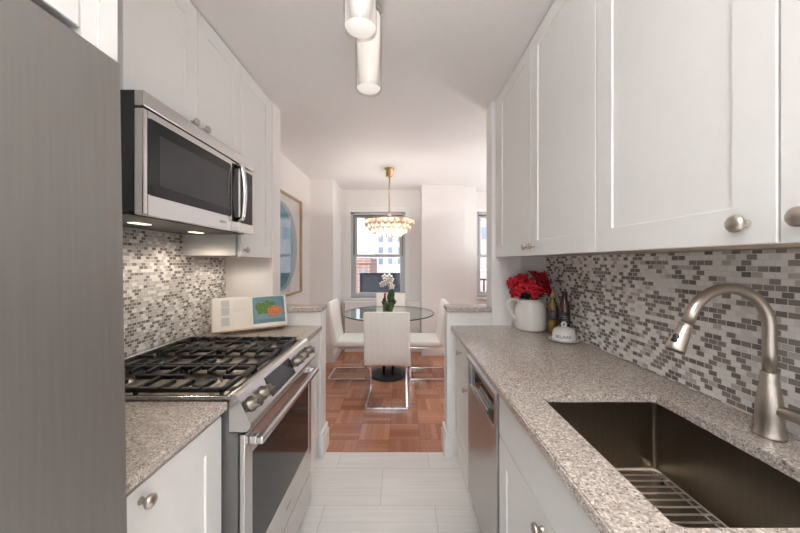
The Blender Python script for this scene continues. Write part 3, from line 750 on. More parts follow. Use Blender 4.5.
# oven door and drawer
XD = -0.502
d = MB(); yy0, yy1 = y0+0.004, y1-0.004
wy0, wy1, wz0, wz1 = 1.030, 1.648, 0.352, 0.715
d.box(XD-0.019, XD, yy0, wy0, 0.206, 0.800, 0.003).box(XD-0.019, XD, wy1, yy1, 0.206, 0.800, 0.003)
d.box(XD-0.019, XD, wy0, wy1, 0.206, wz0, 0.003).box(XD-0.019, XD, wy0, wy1, wz1, 0.800, 0.003)
od = d.build('oven_door', m_steel, t)
MB().box(XD-0.016, XD-0.002, wy0-0.002, wy1+0.002, wz0-0.002, wz1+0.002).build('window', m_blackglass, od)
b = MB()
b.box(-0.478, -0.452, y0+0.022, y1-0.022, 0.757, 0.783, 0.008, 3)
b.box(XD+0.0005, -0.476, y0+0.026, y0+0.052, 0.756, 0.784, 0.004, 2).box(XD+0.0005, -0.476, y1-0.052, y1-0.026, 0.756, 0.784, 0.004, 2)
b.build('handle', m_steel, od)
logo(od, 'BOSCH', 0.018, Matrix.Translation((XD+0.0004, 1.36, 0.275)) @ ML)
MB().box(XD-0.019, XD, yy0, yy1, 0.045, 0.198, 0.003).build('drawer', m_steel, t)
MB().box(-0.60, -0.545, y0+0.01, y1-0.01, 0.0, 0.045).build('plinth', m_black, t)
# burners
for bx, by, br in ((-1.03, 1.10, 0.038), (-0.71, 1.10, 0.045), (-0.87, 1.338, 0.055), (-1.03, 1.575, 0.034), (-0.71, 1.575, 0.045)):
    q = MB().lathe([(br*1.25, 0.0), (br*1.25, 0.002), (br, 0.004), (br*0.95, 0.006)], (bx, by, 0.9168)).build('burner', m_alu, t)
    MB().lathe([(br*0.9, 0.0), (br*0.92, 0.003), (br*0.85, 0.0045), (0.003, 0.005)], (bx, by, 0.9230)).build('cap', m_iron, q)
# grates
gz0, gz1 = 0.9295, 0.9455
for ga, gb in ((0.992, 1.216), (1.226, 1.450), (1.460, 1.684)):
    b = MB(); xa, xb = -1.165, -0.578; w = 0.015
    b.box(xa, xb, ga, ga+w, gz0, gz1, 0.003).box(xa, xb, gb-w, gb, gz0, gz1, 0.003)
    b.box(xa, xa+w, ga, gb, gz0, gz1, 0.003).box(xb-w, xb, ga, gb, gz0, gz1, 0.003).box(-0.878, -0.866, ga, gb, gz0, gz1, 0.003)
    for fx in (-1.085, -1.02, -0.955, -0.79, -0.725, -0.655):
        b.box(fx-0.005, fx+0.005, ga-0.001, ga+0.072, gz0+0.004, gz1+0.004, 0.002).box(fx-0.005, fx+0.005, gb-0.072, gb+0.001, gz0+0.004, gz1+0.004, 0.002)
    mid = (ga+gb)/2
    for (p0, p1_) in ((xa, -1.09), (-0.96, -0.78), (-0.645, xb)):
        b.box(p0, p1_, mid-0.005, mid+0.005, gz0+0.003, gz1+0.003, 0.002)
    g = b.build('grate', m_iron, t)
    for fx in (xa+0.012, -0.872, xb-0.012):
        for fy in (ga+0.008, gb-0.008): MB().cyl((fx, fy, 0.9168), (fx, fy, gz0+0.002), 0.007, n=10).build('foot', m_iron, g)

# ---------------------------------------------------------------- microwave
t = thing('microwave', 'stainless over-the-range microwave with black window', 'microwave', (-1.0, 1.328, 1.508))
y0, y1, z0, z1 = 0.966, 1.692, 1.508, 1.903; XM = -0.818
MB().box(XL+0.008, -0.8485, y0+0.002, y1-0.002, z0+0.012, z1).build('body', m_black, t)
b = MB().box(-1.20, -0.87, y0+0.006, y1-0.006, z0, z0+0.0115); b.build('bottom_panel', m_hood, t)
MB().box(-0.848, XM, y0, y1, 1.853, z1, 0.004, 2).build('vent_grille', m_steel, t)
d = MB(); dy1 = 1.535
wz0, wz1, wy0, wy1 = 1.575, 1.822, 0.985, 1.462
d.box(-0.848, XM, y0, wy0, z0, 1.846, 0.004).box(-0.848, XM, wy1, dy1, z0, 1.846, 0.004)
d.box(-0.848, XM, wy0, wy1, z0, wz0, 0.0).box(-0.848, XM, wy0, wy1, wz1, 1.846, 0.0)
dr = d.build('door', m_steel, t)
def fr_rrect(y0, y1, z0, z1, r): return rrect(y0, y1, z0, z1, r, 6)
def plate(x0, x1, pts): 
    return MB().prism(pts, 'X', x0, x1)
plate(-0.840, XM+0.0012, fr_rrect(wy0-0.002, wy1+0.002, wz0-0.002, wz1+0.002, 0.014)).build('window_frame', m_blackglass, dr)
plate(XM+0.0013, XM+0.0018, fr_rrect(wy0+0.045, wy1-0.035, wz0+0.035, wz1-0.04, 0.006)).build('window', m_mwglass, dr)
logo(dr, 'BOSCH', 0.015, Matrix.Translation((XM+0.0004, 1.40, 1.540)) @ ML)
MB().box(-0.848, XM-0.001, dy1+0.003, y1, z0, 1.846, 0.003).build('control_panel', m_steel, t)
MB().box(XM-0.0008, XM+0.0006, dy1+0.018, y1-0.02, 1.555, 1.83).build('keypad', m_blackglass, t)
MB().box(XM+0.0013, XM+0.0022, 1.474, 1.526, 1.555, 1.836).build('dark_strip', m_blackglass, dr)
path = [(XM+0.002, 1.516, 1.565), (XM+0.028, 1.516, 1.572)] + [(XM+0.028 + 0.010*math.sin(PI*i/8), 1.516, 1.58 + 0.24*i/8) for i in range(9)] + [(XM+0.028, 1.516, 1.828), (XM+0.002, 1.516, 1.835)]
b = MB(); rings = []
b.tube(path, 0.012, 14).build('handle', m_chrome, dr)
for lx, ly in ((-1.03, 1.20), (-1.05, 1.56)):
    q = MB().box(lx-0.018, lx+0.018, ly-0.035, ly+0.035, z0-0.003, z0-0.0002).build('lamp_lens', m_led, t)
    ld = bpy.data.lights.new('hood_lamp', 'SPOT'); ld.energy = HOODLAMP; ld.color = (1, 0.84, 0.66); ld.spot_size = math.radians(160); ld.spot_blend = 0.6; ld.shadow_soft_size = 0.03
    lo = bpy.data.objects.new('hood_lamp', ld); COL.objects.link(lo); lo.parent = t; lo.location = Vector((lx, ly, z0-0.03)) - Vector(WO[t.name])

# ---------------------------------------------------------------- pendant lamps
def pendant(label, x, y, zb, first):
    t = thing('pendant_lamp', label, 'lamp', (x, y, ZC), 'glass cylinder lamps on the kitchen ceiling')
    MB().lathe([(0.064, -0.001), (0.064, -0.014), (0.058, -0.020), (0.01, -0.021)], (x, y, ZC)).build('canopy', m_chrome, t)
    r = 0.059; L = ZC - zb
    MB().lathe([(r, -0.022), (r, -L), (r-0.004, -L), (r-0.004, -0.022)], (x, y, ZC), n=40, cap0=False, cap1=False).build('glass_shade', m_tubeglass, t)
    MB().lathe([(0.012, -0.021), (0.051, -0.024), (0.052, -0.03), (0.052, -L+0.012), (0.049, -L+0.007), (0.004, -L+0.006)], (x, y, ZC), n=40).build('diffuser', m_diff, t)
    return t
pl = pendant('farther of the two glass cylinder lamps on the ceiling', -0.147, 1.36, 2.123, None)
pendant('nearer of the two glass cylinder lamps on the ceiling', -0.141, 1.046, 2.152, pl)

# ---------------------------------------------------------------- dining room
# radiator cover
t = thing('radiator_cover', 'white radiator cover under the middle window', 'radiator cover', (-0.3, 4.65, 0))
MB().box(-0.853, 0.285, 4.60, YW-0.052, 0.0, 0.735, 0.004).build('body', m_trim, t)
MB().box(-0.868, 0.288, 4.585, YW-0.052, 0.736, 0.762, 0.005).build('top', m_trim, t)
MB().box(-0.872, -0.856, 4.592, YW-0.06, 0.0, 0.734).build('side_strip', m_wood, t)

# picture
t = thing('framed_picture', 'framed blue oval picture on the left dining wall', 'picture', (XL, 3.10, 1.0))
py0, py1, pz0, pz1 = 2.52, 3.67, 0.995, 2.078
b = MB(); w = 0.024; xa, xb = XL+0.002, XL+0.038
b.box(xa, xb, py0, py1, pz1-w, pz1, 0.003).box(xa, xb, py0, py1, pz0, pz0+w, 0.003).box(xa, xb, py0, py0+w, pz0+w, pz1-w, 0.003).box(xa, xb, py1-w, py1, pz0+w, pz1-w, 0.003)
b.build('frame', m_gold, t)
MB().box(xa, xa+0.010, py0+w, py1-w, pz0+w, pz1-w).build('mat_board', m_mat, t)
def disc(cy, cz, ry, rz, x0, x1, n=64): return MB().prism([(cy+ry*math.cos(2*PI*i/n), cz+rz*math.sin(2*PI*i/n)) for i in range(n)], 'X', x0, x1)
pr = disc(3.10, 1.52, 0.45, 0.455, xa+0.0102, xa+0.0110).build('print', m_artpale, t)
disc(3.04, 1.52, 0.37, 0.43, xa+0.0111, xa+0.0116).build('print_center', m_artblue, pr)
MB().box(xa+0.020, xa+0.022, py0+w, py1-w, pz0+w, pz1-w).build('glass', m_artglass, t)

# table
TX, TY = -0.158, 3.68
t = thing('dining_table', 'round glass dining table on a dark disc base', 'table', (TX, TY, 0))
b = MB(); b.lathe([(0.545, 0.738), (0.545, 0.752)], (TX, TY, 0), n=96); b.mi = 1
b.lathe([(0.5455, 0.738), (0.550, 0.741), (0.550, 0.749), (0.5455, 0.752)], (TX, TY, 0), n=96, cap0=False, cap1=False)
b.build('glass_top', [m_tglass, m_tedge], t)
MB().lathe([(0.228, 0.0), (0.228, 0.014), (0.20, 0.022), (0.05, 0.026)], (TX, TY, 0), n=64).build('base', m_rod, t)
for i in range(4):
    a = PI/4 + i*PI/2; x = TX + 0.075*math.cos(a); y = TY + 0.075*math.sin(a)
    MB().cyl((x, y, 0.02), (x, y, 0.725), 0.012, n=16).build('column', m_rod, t)
MB().lathe([(0.13, 0.725), (0.13, 0.737)], (TX, TY, 0), n=48).build('top_plate', m_chrome, t)

# chairs
def make_chair(label):
    t = thing('dining_chair', label, 'chair', (0, 0, 0), 'white leather cantilever chairs round the table')
    w = 0.215
    b = MB()
    # backrest: padded slab, leaning back; local +y is forward
    prof = [(0.035, 0.385), (0.010, 0.42), (-0.012, 0.55), (-0.035, 0.72), (-0.052, 0.885)]
    th = [0.030, 0.034, 0.034, 0.030, 0.024]
    secs = []
    for (py, pz), h in zip(prof, th): secs.append((py, pz, h))
    pts = []
    def cross(py, pz, h, hw):
        r = min(h*0.85, 0.02); out = []
        for sx, sy, a in ((1, 1, 0), (-1, 1, PI/2), (-1, -1, PI), (1, -1, 1.5*PI)):
            for k in range(5):
                q = a + PI/2*k/4
                out.append((sx*(hw-r) + r*math.cos(q), py + sy*(h-r) + r*math.sin(q), pz))
        return out
    rings = [cross(0.036, 0.378, 0.012, w-0.02)] + [cross(py, pz, h, w) for py, pz, h in secs] + [cross(-0.0535, 0.893, 0.018, w-0.012), cross(-0.054, 0.897, 0.008, w-0.03)]
    b.skin(rings, cap0=True, cap1=True)
    bk = b.build('backrest', m_leather, t)
    b = MB()
    for i in range(-3, 4):
        x = i*0.055
        b.tube([(x, py-h-0.0002, pz) for py, pz, h in secs[1:]], 0.0011, 5)
    b.build('stitching', m_leather, bk)
    b = MB(); b.box(-w, w, 0.03, 0.47, 0.385, 0.455, 0.026, 4).build('seat', m_leather, t)
    f = MB(); e = 0.011; fw = 0.20
    f.box(-fw, fw, -0.075, -0.075+2*e, 0.0005, 2*e, 0.003)
    for sx in (-1, 1):
        x = sx*(fw-e)
        f.box(x-e, x+e, -0.075, 0.38, 0.0005, 2*e, 0.003)
        f.box(x-e, x+e, 0.36, 0.38, 0.0, 0.384, 0.003)
        f.box(x-e, x+e, 0.05, 0.38, 0.366, 0.384, 0.003)
    f.build('frame', m_chrome, t)
    return t
ch = make_chair('white dining chair nearest the kitchen with its back turned')
ch.location = (TX+0.022, 2.855, 0)
dup(ch, (-0.775, 3.675, 0), -PI/2, 'white dining chair on the left side of the table')
dup(ch, (0.470, 3.675, 0), PI/2, 'white dining chair on the right side, partly behind the half wall')
dup(ch, (TX+0.0, 4.43, 0), PI, 'white dining chair by the window beyond the orchid')

# orchid
OX, OY = -0.165, 3.62; OZ = 0.7525
t = thing('potted_orchid', 'potted white orchid on the glass table', 'plant', (OX, OY, OZ))
MB().lathe([(0.052, 0.0), (0.056, 0.01), (0.066, 0.13), (0.066, 0.135), (0.061, 0.135), (0.058, 0.11), (0.004, 0.11)], (OX, OY, OZ)).build('pot', m_pot, t)
def leaf(name, base_, tip, width, m, parent, bend=0.03, nseg=8, fold=0.25, face=Vector((0, -1, 0))):
    b = MB(); p0 = Vector(base_); p1_ = Vector(tip); d = (p1_-p0); s = d.cross(face).normalized(); nn = s.cross(d).normalized()
    rows = []
    for i in range(nseg+1):
        f = i/nseg; wv = width*(math.sin(PI*min(1, f*0.92+0.06))**0.8)*0.5 + 0.0005
        c = p0 + d*f + nn*bend*math.sin(PI*f)
        rows.append([c - s*wv + nn*wv*fold, c, c + s*wv + nn*wv*fold])
    th = 0.0012
    full = [[*r, *[p - nn*th for p in reversed(r)]] for r in rows]
    b.skin(full, cap0=True, cap1=True)
    return b.build(name, m, parent)
lf = [((0.02, 0, 0.12), (0.062, -0.02, 0.30), 0.085), ((0.03, -0.03, 0.12), (0.075, -0.06, 0.20), 0.075), ((0.0, -0.05, 0.13), (0.05, -0.10, 0.01), 0.08),
      ((-0.02, -0.03, 0.12), (-0.07, -0.05, 0.14), 0.05), ((0.03, 0.03, 0.12), (0.10, 0.06, 0.13), 0.07), ((-0.03, 0.0, 0.12), (-0.045, -0.03, 0.185), 0.05), ((0.03, -0.05, 0.13), (0.065, -0.085, 0.06), 0.07)]
for a, b_, w in lf:
    leaf('leaf', (OX+a[0], OY+a[1], OZ+a[2]), (OX+b_[0], OY+b_[1], OZ+b_[2]), w, m_leaf, t, bend=0.015)
MB().tube([(OX-0.01, OY, OZ+0.1), (OX-0.025, OY-0.005, OZ+0.20), (OX-0.015, OY-0.01, OZ+0.28), (OX+0.0, OY-0.02, OZ+0.34)], 0.004, 8).build('stem', m_stem, t)
MB().tube([(OX-0.03, OY-0.03, OZ+0.17), (OX-0.032, OY-0.03, OZ+0.235)], [0.014, 0.010], 10).build('stem_sheath', m_stem, t)
random.seed(3)
def orchid_flower(c, r, nrm, parent):
    b = MB(); nrm = nrm.normalized(); s = nrm.cross(Vector((0, 0, 1))).normalized(); u = s.cross(nrm)
    for i in range(5):
        a = PI/2 + 2*PI*i/5; d = s*math.cos(a) + u*math.sin(a); q = d.cross(nrm)
        rows = []
        for k in range(6):
            f = k/5; wv = r*0.42*math.sin(PI*min(1, 0.1+f*0.85))**0.7
            cc = c + d*r*f + nrm*(0.012*math.sin(f*2.2) - 0.006*i % 0.004)
            rows.append([cc - q*wv, cc + nrm*0.004, cc + q*wv, cc - nrm*0.0015])
        b.skin(rows, cap0=True, cap1=True)
    return b.build('flower', m_white_petal, parent)
for i in range(13):
    c = Vector((OX + random.uniform(-0.075, 0.065), OY - 0.03 + random.uniform(-0.04, 0.04), OZ + 0.375 + random.uniform(-0.075, 0.07)))
    fl = orchid_flower(c, random.uniform(0.036, 0.046), Vector((random.uniform(-0.6, 0.6), -1, random.uniform(-0.4, 0.5))), t)

# chandelier
HX, HY = -0.146, 3.65
t = thing('chandelier', 'tiered glass petal chandelier on a brass rod over the table', 'chandelier', (HX, HY, ZC))
MB().lathe([(0.058, -0.001), (0.060, -0.012), (0.045, -0.016), (0.042, -0.018), (0.042, -0.095), (0.036, -0.10), (0.008, -0.102)], (HX, HY, ZC)).build('canopy', m_brass, t)
MB().cyl((HX, HY, ZC-0.10), (HX, HY, 1.90), 0.008).build('rod', m_brass, t)
MB().lathe([(0.008, 0.0), (0.026, 0.005), (0.026, 0.055), (0.008, 0.06)], (HX, HY, 1.885)).build('finial', m_ceram, t)
b = MB(); b.lathe([(0.292, 1.852), (0.300, 1.852), (0.300, 1.866), (0.292, 1.866)], (HX, HY, 0), n=48, cap0=False, cap1=False)
for i in range(4):
    a = i*PI/2 + 0.4; b.cyl((HX, HY, 1.872), (HX+0.295*math.cos(a), HY+0.295*math.sin(a), 1.860), 0.005, n=8)
b.lathe([(0.018, 1.865), (0.018, 1.88)], (HX, HY, 0))
b.build('ring_frame', m_nickel, t)
pb = None
tiers = ((0.285, 1.858, 26, 0.082), (0.245, 1.812, 24, 0.080), (0.20, 1.768, 22, 0.078), (0.145, 1.728, 16, 0.07))
for r, zt, n, hh in tiers:
    proto = None
    for i in range(n):
        a = 2*PI*(i + 0.5*(n % 4))/n
        if proto is None:
            b = MB(); rings = []; wv = PI*r/n*1.06
            for k in range(7):
                f = k/6; z = -hh*f; ww = wv*(1.0 if f < 0.55 else math.cos((f-0.55)/0.45*1.25)); out = 0.010*math.sin(PI*f)
                rings.append([(out, -ww, z), (out+0.010, 0, z), (out, ww, z), (out+0.0055, 0, z)])
            b.skin(rings, cap0=True, cap1=True)
            proto = b.build('glass_petal', m_petal, None); ob = proto
        else:
            ob = proto.copy(); COL.objects.link(ob)
        ob.parent = t
        ob.location = (r*math.cos(a), r*math.sin(a), zt - ZC); ob.rotation_euler = (0, 0.12, a)
        if r == tiers[0][0] and i % 4 == 0: pass
for i in range(6):
    a = 2*PI*i/6; x = HX+0.10*math.cos(a); y = HY+0.10*math.sin(a)
    MB().lathe([(0.003, 0.0), (0.018, 0.012), (0.020, 0.026), (0.010, 0.05), (0.009, 0.062)], (x, y, 1.795), n=16).build('bulb', mat('bulb', (1, 0.9, 0.8), 0.4, emit=(1, 0.85, 0.68), estr=3) if i == 0 else bpy.data.materials['bulb'], t)
ld = bpy.data.lights.new('chandelier_light', 'POINT'); ld.energy = CHANDELIER; ld.color = (1.0, 0.93, 0.85); ld.shadow_soft_size = 0.04
lo = bpy.data.objects.new('chandelier_light', ld); COL.objects.link(lo); lo.parent = t; lo.location = (0, 0, 1.80-ZC)

# ---------------------------------------------------------------- items on the right counter
JX, JY = 0.845, 2.0
t = thing('ceramic_jug', 'white ceramic jug holding the red flowers', 'jug', (JX, JY, CT))
MB().lathe([(0.080, 0.0005), (0.092, 0.004), (0.099, 0.02), (0.101, 0.06), (0.100, 0.11), (0.095, 0.145), (0.083, 0.17), (0.075, 0.182), (0.074, 0.193), (0.078, 0.200), (0.075, 0.203), (0.070, 0.198), (0.068, 0.18), (0.080, 0.15), (0.09, 0.10), (0.09, 0.03), (0.004, 0.02)], (JX, JY, CT), n=48).build('body', m_ceram, t)
MB().tube([(JX-0.079, JY-0.010, CT+0.185), (JX-0.100, JY-0.013, CT+0.200), (JX-0.130, JY-0.016, CT+0.200), (JX-0.150, JY-0.018, CT+0.180), (JX-0.150, JY-0.018, CT+0.15), (JX-0.132, JY-0.016, CT+0.115), (JX-0.108, JY-0.013, CT+0.085), (JX-0.095, JY-0.01, CT+0.065)], [0.011, 0.011, 0.011, 0.011, 0.011, 0.010, 0.0095, 0.010], 14).build('handle', m_ceram, t)

FZ = CT + 0.20
t = thing('flower_bunch', 'bunch of red poinsettia blooms standing in the white jug', 'flowers', (JX, JY, CT+0.03))
random.seed(11)
b = MB()
for i in range(7):
    a = 2*PI*i/7
    b.tube([(JX+0.02*math.cos(a), JY+0.02*math.sin(a), CT+0.03), (JX+0.04*math.cos(a), JY+0.04*math.sin(a), CT+0.18), (JX+0.07*math.cos(a), JY+0.05*math.sin(a), CT+0.26)], 0.003, 6)
b.build('stems', m_leafd, t)
for i in range(20):
    a = 2*PI*i/20 + random.uniform(-.15, .15); rr = random.uniform(0.07, 0.125)
    leaf('leaf', (JX+0.03*math.cos(a), JY+0.03*math.sin(a), FZ-0.005+random.uniform(0, 0.03)), (JX+rr*math.cos(a), JY+min(0.095, rr*math.sin(a)*0.8), FZ+random.uniform(0.0, 0.05)), 0.05, m_leafd, t, bend=0.01, face=Vector((0, 0, 1)))
heads = [(-0.125, -0.03, 0.105, 0.045), (-0.10, -0.05, 0.07, 0.055), (-0.085, -0.03, 0.095, 0.060), (-0.04, -0.06, 0.085, 0.062), (0.015, -0.055, 0.070, 0.06), (0.055, -0.03, 0.115, 0.065), (0.075, -0.02, 0.135, 0.055), (0.085, -0.01, 0.10, 0.05), (0.03, 0.0, 0.14, 0.06), (-0.055, 0.0, 0.12, 0.058), (-0.095, -0.02, 0.045, 0.05), (0.07, -0.065, 0.055, 0.048), (-0.01, -0.085, 0.045, 0.045), (0.08, -0.045, 0.065, 0.042)]
for (dx, dy, dz, r) in heads:
    c = Vector((JX+dx, JY+dy, FZ+dz)); nr = Vector((dx*3, -0.16+dy*1.2, 0.14+random.uniform(-0.06, 0.06))).normalized()
    s = nr.cross(Vector((0, 0, 1))).normalized(); u = s.cross(nr)
    b = MB()
    for lay, (n, rl, lift) in enumerate(((6, 1.0, 0.0), (5, 0.72, 0.007), (4, 0.42, 0.013))):
        for i in range(n):
            a = 2*PI*(i+0.5*lay)/n + random.uniform(-.2, .2); d = s*math.cos(a) + u*math.sin(a); q = d.cross(nr)
            R_ = r*rl*random.uniform(0.85, 1.1); rows = []; dip = random.uniform(-0.012, 0.010)
            for k in range(6):
                f = k/5; wv = R_*0.34*math.sin(PI*min(1, 0.05+f*0.93))**0.9 + 0.0004
                cc = c + d*R_*f + nr*(lift + 0.014*math.sin(f*2.4) + dip*f*f)
                rows.append([cc - q*wv + nr*0.004, cc, cc + q*wv + nr*0.004, cc - nr*0.0012])
            b.skin(rows, cap0=True, cap1=True)
    fl = b.build('flower', m_red, t)
    b = MB()
    for i in range(4):
        a = i*PI/2; p = c + nr*0.018 + (s*math.cos(a) + u*math.sin(a))*0.004
        b.lathe([(0.001, -0.003), (0.003, 0.0), (0.001, 0.003)], tuple(p), n=8)
    b.build('flower_center', m_yel, fl)

def bottle(label, x, y, m, prof, lz, lr, cap_prof, mc, capname):
    t = thing('bottle', label, 'bottle', (x, y, CT))
    MB().lathe(prof, (x, y, CT), n=32).build('glass_body', m, t)
    lb = MB().lathe([(lr, lz[0]), (lr+0.0004, lz[0]), (lr+0.0004, lz[1]), (lr, lz[1])], (x, y, CT), n=32, cap0=False, cap1=False).build('paper_label', m_lab, t)
    b = MB()
    for k, (dz, hw) in enumerate(((0.012, 0.5), (0.024, 0.35), (0.036, 0.45), (0.048, 0.3))):
        rings = [[], []]
        for i in range(9):
            a = -PI/2 - 0.35 + hw*(i/4-1); 
            for q in (0, 1): rings[q].append((x+(lr+0.0006)*math.cos(a), y+(lr+0.0006)*math.sin(a), CT+lz[0]+dz+0.003*q))
        b.skin(rings, closed=False)
    b.build('print', m_lab2, lb)
    MB().lathe(cap_prof, (x, y, CT), n=24).build(capname, mc, t)
    return t
bottle('golden oil bottle beside the white flower jug', 0.940, 1.895, m_oil,
       [(0.022, 0.0005), (0.027, 0.003), (0.028, 0.012), (0.028, 0.165), (0.024, 0.185), (0.014, 0.205), (0.013, 0.222)], (0.085, 0.145), 0.0283,
       [(0.0135, 0.222), (0.0145, 0.224), (0.0145, 0.238), (0.009, 0.243), (0.009, 0.256), (0.003, 0.258)], m_cork, 'stopper')
bottle('dark red bottle next to the mosaic, behind the butter dish', 0.963, 1.80, m_vin,
       [(0.022, 0.0005), (0.027, 0.003), (0.028, 0.012), (0.028, 0.175), (0.025, 0.200), (0.015, 0.222), (0.0135, 0.240)], (0.075, 0.15), 0.0283,
       [(0.0140, 0.225), (0.0145, 0.228), (0.0145, 0.262), (0.0125, 0.266), (0.003, 0.267)], m_capd, 'cap')

BX, BY = 0.905, 1.70
t = thing('butter_dish', 'white lidded butter dish with blue lettering on the counter', 'butter dish', (BX, BY, CT))
MB().lathe([(0.045, 0.0005), (0.05, 0.003), (0.070, 0.008), (0.077, 0.013), (0.078, 0.0155), (0.070, 0.0135), (0.05, 0.009), (0.003, 0.008)], (BX, BY, CT), n=48).build('plate', m_ceram, t)
MB().lathe([(0.0705, 0.0135), (0.0725, 0.0138), (0.0712, 0.0146), (0.070, 0.0145)], (BX, BY, CT), n=48, cap0=False, cap1=False).build('rim_line', m_blue, t)
dome = [(0.060, 0.0125), (0.0605, 0.018), (0.059, 0.040), (0.056, 0.056), (0.049, 0.069), (0.036, 0.078), (0.018, 0.082), (0.003, 0.083)]
ln = MB().lathe(dome, (BX, BY, CT), n=48).build('lid', m_ceram, t)
b = MB(); b.tube([(BX + 0.011*math.cos(2*PI*i/20), BY-0.0, CT+0.0935 + 0.012*math.sin(2*PI*i/20)) for i in range(21)], 0.006, 10)
b.build('ring_knob', m_ceram, ln)
tb = text_mesh('BEURRE', 0.023)
for v in tb.verts:
    z = 0.034 + v.co.y; rr = 0.0605 - max(0, z-0.018)*0.075; a = -PI/2 - 0.55 + v.co.x/rr; r2 = rr + 0.0004 + v.co.z
    v.co = Vector((BX + r2*math.cos(a), BY + r2*math.sin(a), CT + z))
q = MB(); q.merge(tb); q.build('lettering', m_blue, ln)

# ---------------------------------------------------------------- cookbook on its stand
BA = Vector((-1.125, 1.815)); BB = Vector((-0.765, 2.045))
ud = (BB-BA).normalized(); wd = (BB-BA).length
U = Vector((ud.x, ud.y, 0)); Nf = Vector((ud.y, -ud.x, 0))        # Nf points to the room
lean = math.radians(22); V = (Vector((0, 0, 1))*math.cos(lean) - Nf*math.sin(lean)).normalized(); NN = U.cross(V).normalized()
if NN.dot(Nf) < 0: NN = -NN
O = Vector((BA.x, BA.y, CT + 0.022))
MW = Matrix(((U.x, V.x, NN.x, O.x), (U.y, V.y, NN.y, O.y), (U.z, V.z, NN.z, O.z), (0, 0, 0, 1)))
mid = wd/2
t = thing('book_stand', 'light wooden stand holding the open cookbook', 'book stand', ((BA.x+BB.x)/2, (BA.y+BB.y)/2, CT))
MB().box(0.05, wd-0.05, 0.0, 0.18, -0.026, -0.018, 0.002, 2, MW).build('back_board', m_wood, t)
MB().box(0.04, wd-0.02, -0.012, -0.002, -0.026, 0.040, 0.002, 2, MW).build('ledge', m_wood, t)
b = MB()
for uu in (0.10, wd-0.10):
    p = MW @ Vector((uu, 0.14, -0.026)); g = Vector((p.x, p.y, CT+0.005)) - Nf*0.06
    b.cyl(tuple(p), tuple(g), 0.005, n=8); p = MW @ Vector((uu, -0.008, 0.03)); b.cyl(tuple(p), (p.x, p.y, CT+0.004), 0.005, n=8)
b.build('prop', m_wood, t)
t = thing('open_cookbook', 'open cookbook showing a teal food photo page', 'book', ((BA.x+BB.x)/2, (BA.y+BB.y)/2, CT+0.02))
BH = 0.208
MB().box(-0.006, wd+0.006, -0.0015, BH+0.006, -0.0172, -0.013, 0.001, 2, MW).build('cover', m_cover, t)
def page(u0, u1, curve):
    b = MB(); n = 12; top = []; 
    prof = []
    for i in range(n+1):
        f = i/n; uu = u0 + (u1-u0)*f; g = f if curve > 0 else 1-f
        prof.append((uu, -0.002 + 0.014*math.sin(PI*min(1, g*0.85))**0.6*0.9))
    rings = []
    for v in (0.0, BH):
        rings.append([MW @ Vector((p[0], v, p[1])) for p in prof] + [MW @ Vector((u1, v, -0.0128)), MW @ Vector((u0, v, -0.0128))])
    b.skin(rings, cap0=True, cap1=True, smooth=False)
    return b, prof
b, pl_ = page(mid-0.0005, 0.0, 1); pgl = b.build('left_pages', m_page, t)
b, pr_ = page(mid+0.0005, wd, 1); pgr = b.build('right_pages', m_page, t)
def surf(prof, u):
    q = sorted(prof)
    for (a, za), (c, zc_) in zip(q[:-1], q[1:]):
        if a <= u <= c: return za + (zc_-za)*(u-a)/(c-a+1e-9)
    return q[-1][1]
def printed(b, prof, outline, off, n_in=1):
    pts = [MW @ Vector((u, v, surf(prof, u)+off)) for u, v in outline]
    vs_ = [b.bm.verts.new(p) for p in pts]
    r = bmesh.ops.triangle_fill(b.bm, use_beauty=True, edges=[b.bm.edges.new((vs_[i], vs_[(i+1) % len(vs_)])) for i in range(len(vs_))])
    for f in r['geom']:
        if isinstance(f, bmesh.types.BMFace): f.material_index = b.mi
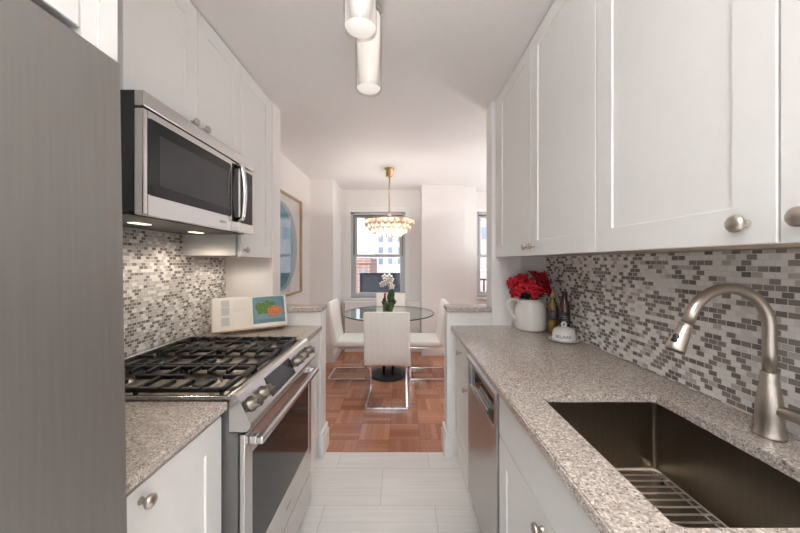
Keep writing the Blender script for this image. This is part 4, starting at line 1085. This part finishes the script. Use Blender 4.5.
def printed_rect(b, prof, u0, u1, v0, v1, off, n=10):
    r0 = []; r1 = []
    for i in range(n+1):
        u = u0+(u1-u0)*i/n; z = surf(prof, u)+off
        r0.append(MW @ Vector((u, v0, z))); r1.append(MW @ Vector((u, v1, z)))
    b.skin([r0, r1], closed=False, smooth=False)
b = MB()
for v0, v1, c0_, c1_ in ((0.148, 0.188, 0.045, 0.09), (0.095, 0.14, 0.045, 0.09), (0.03, 0.075, 0.045, 0.09)):
    v = v0
    while v < v1: printed_rect(b, pl_, c0_, c1_, v, v+0.0045, 0.0006); v += 0.0072
b.build('text_block', m_ink, pgl)
b = MB()
for v0, v1 in ((0.155, 0.188), (0.115, 0.14)):
    v = v0
    while v < v1: printed_rect(b, pl_, 0.115, 0.185, v, v+0.002, 0.0006); v += 0.008
b.build('text_block', mat('pale_ink', (0.60, 0.59, 0.55), 0.8), pgl)
b = MB(); u0 = mid+0.008; u1 = wd-0.012
printed_rect(b, pr_, u0, u1, 0.025, BH-0.008, 0.0006, 14); b.mi = 1
def blob(cu, cv, ru, rv, wob, seed, n=26):
    random.seed(seed); ph = [random.uniform(0, 6.28) for _ in range(3)]
    return [(cu + ru*math.cos(2*PI*i/n)*(1+wob*math.sin(3*2*PI*i/n+ph[0])+wob*.6*math.sin(5*2*PI*i/n+ph[1])), cv + rv*math.sin(2*PI*i/n)*(1+wob*math.sin(4*2*PI*i/n+ph[2]))) for i in range(n)]
um = (u0+u1)/2
printed_rect(b, pr_, u0+0.01, u1-0.008, 0.05, 0.13, 0.0012, 14)
def flatblob(pts, off):
    printed(b, pr_, pts, off)
b.mi = 2
flatblob(blob(um-0.035, 0.120, 0.048, 0.040, 0.14, 1), 0.0032)
flatblob(blob(um-0.005, 0.145, 0.035, 0.026, 0.16, 2), 0.0034)
flatblob(blob(um-0.06, 0.135, 0.022, 0.022, 0.2, 8), 0.0036); flatblob(blob(um-0.02, 0.105, 0.025, 0.016, 0.2, 9), 0.0036); flatblob(blob(um+0.02, 0.15, 0.02, 0.014, 0.2, 10), 0.0038)
b.mi = 3
flatblob(blob(um+0.032, 0.100, 0.048, 0.035, 0.07, 4), 0.0042)
b.build('food_photo', [m_teal, m_tealp, m_green, m_salmon], pgr)
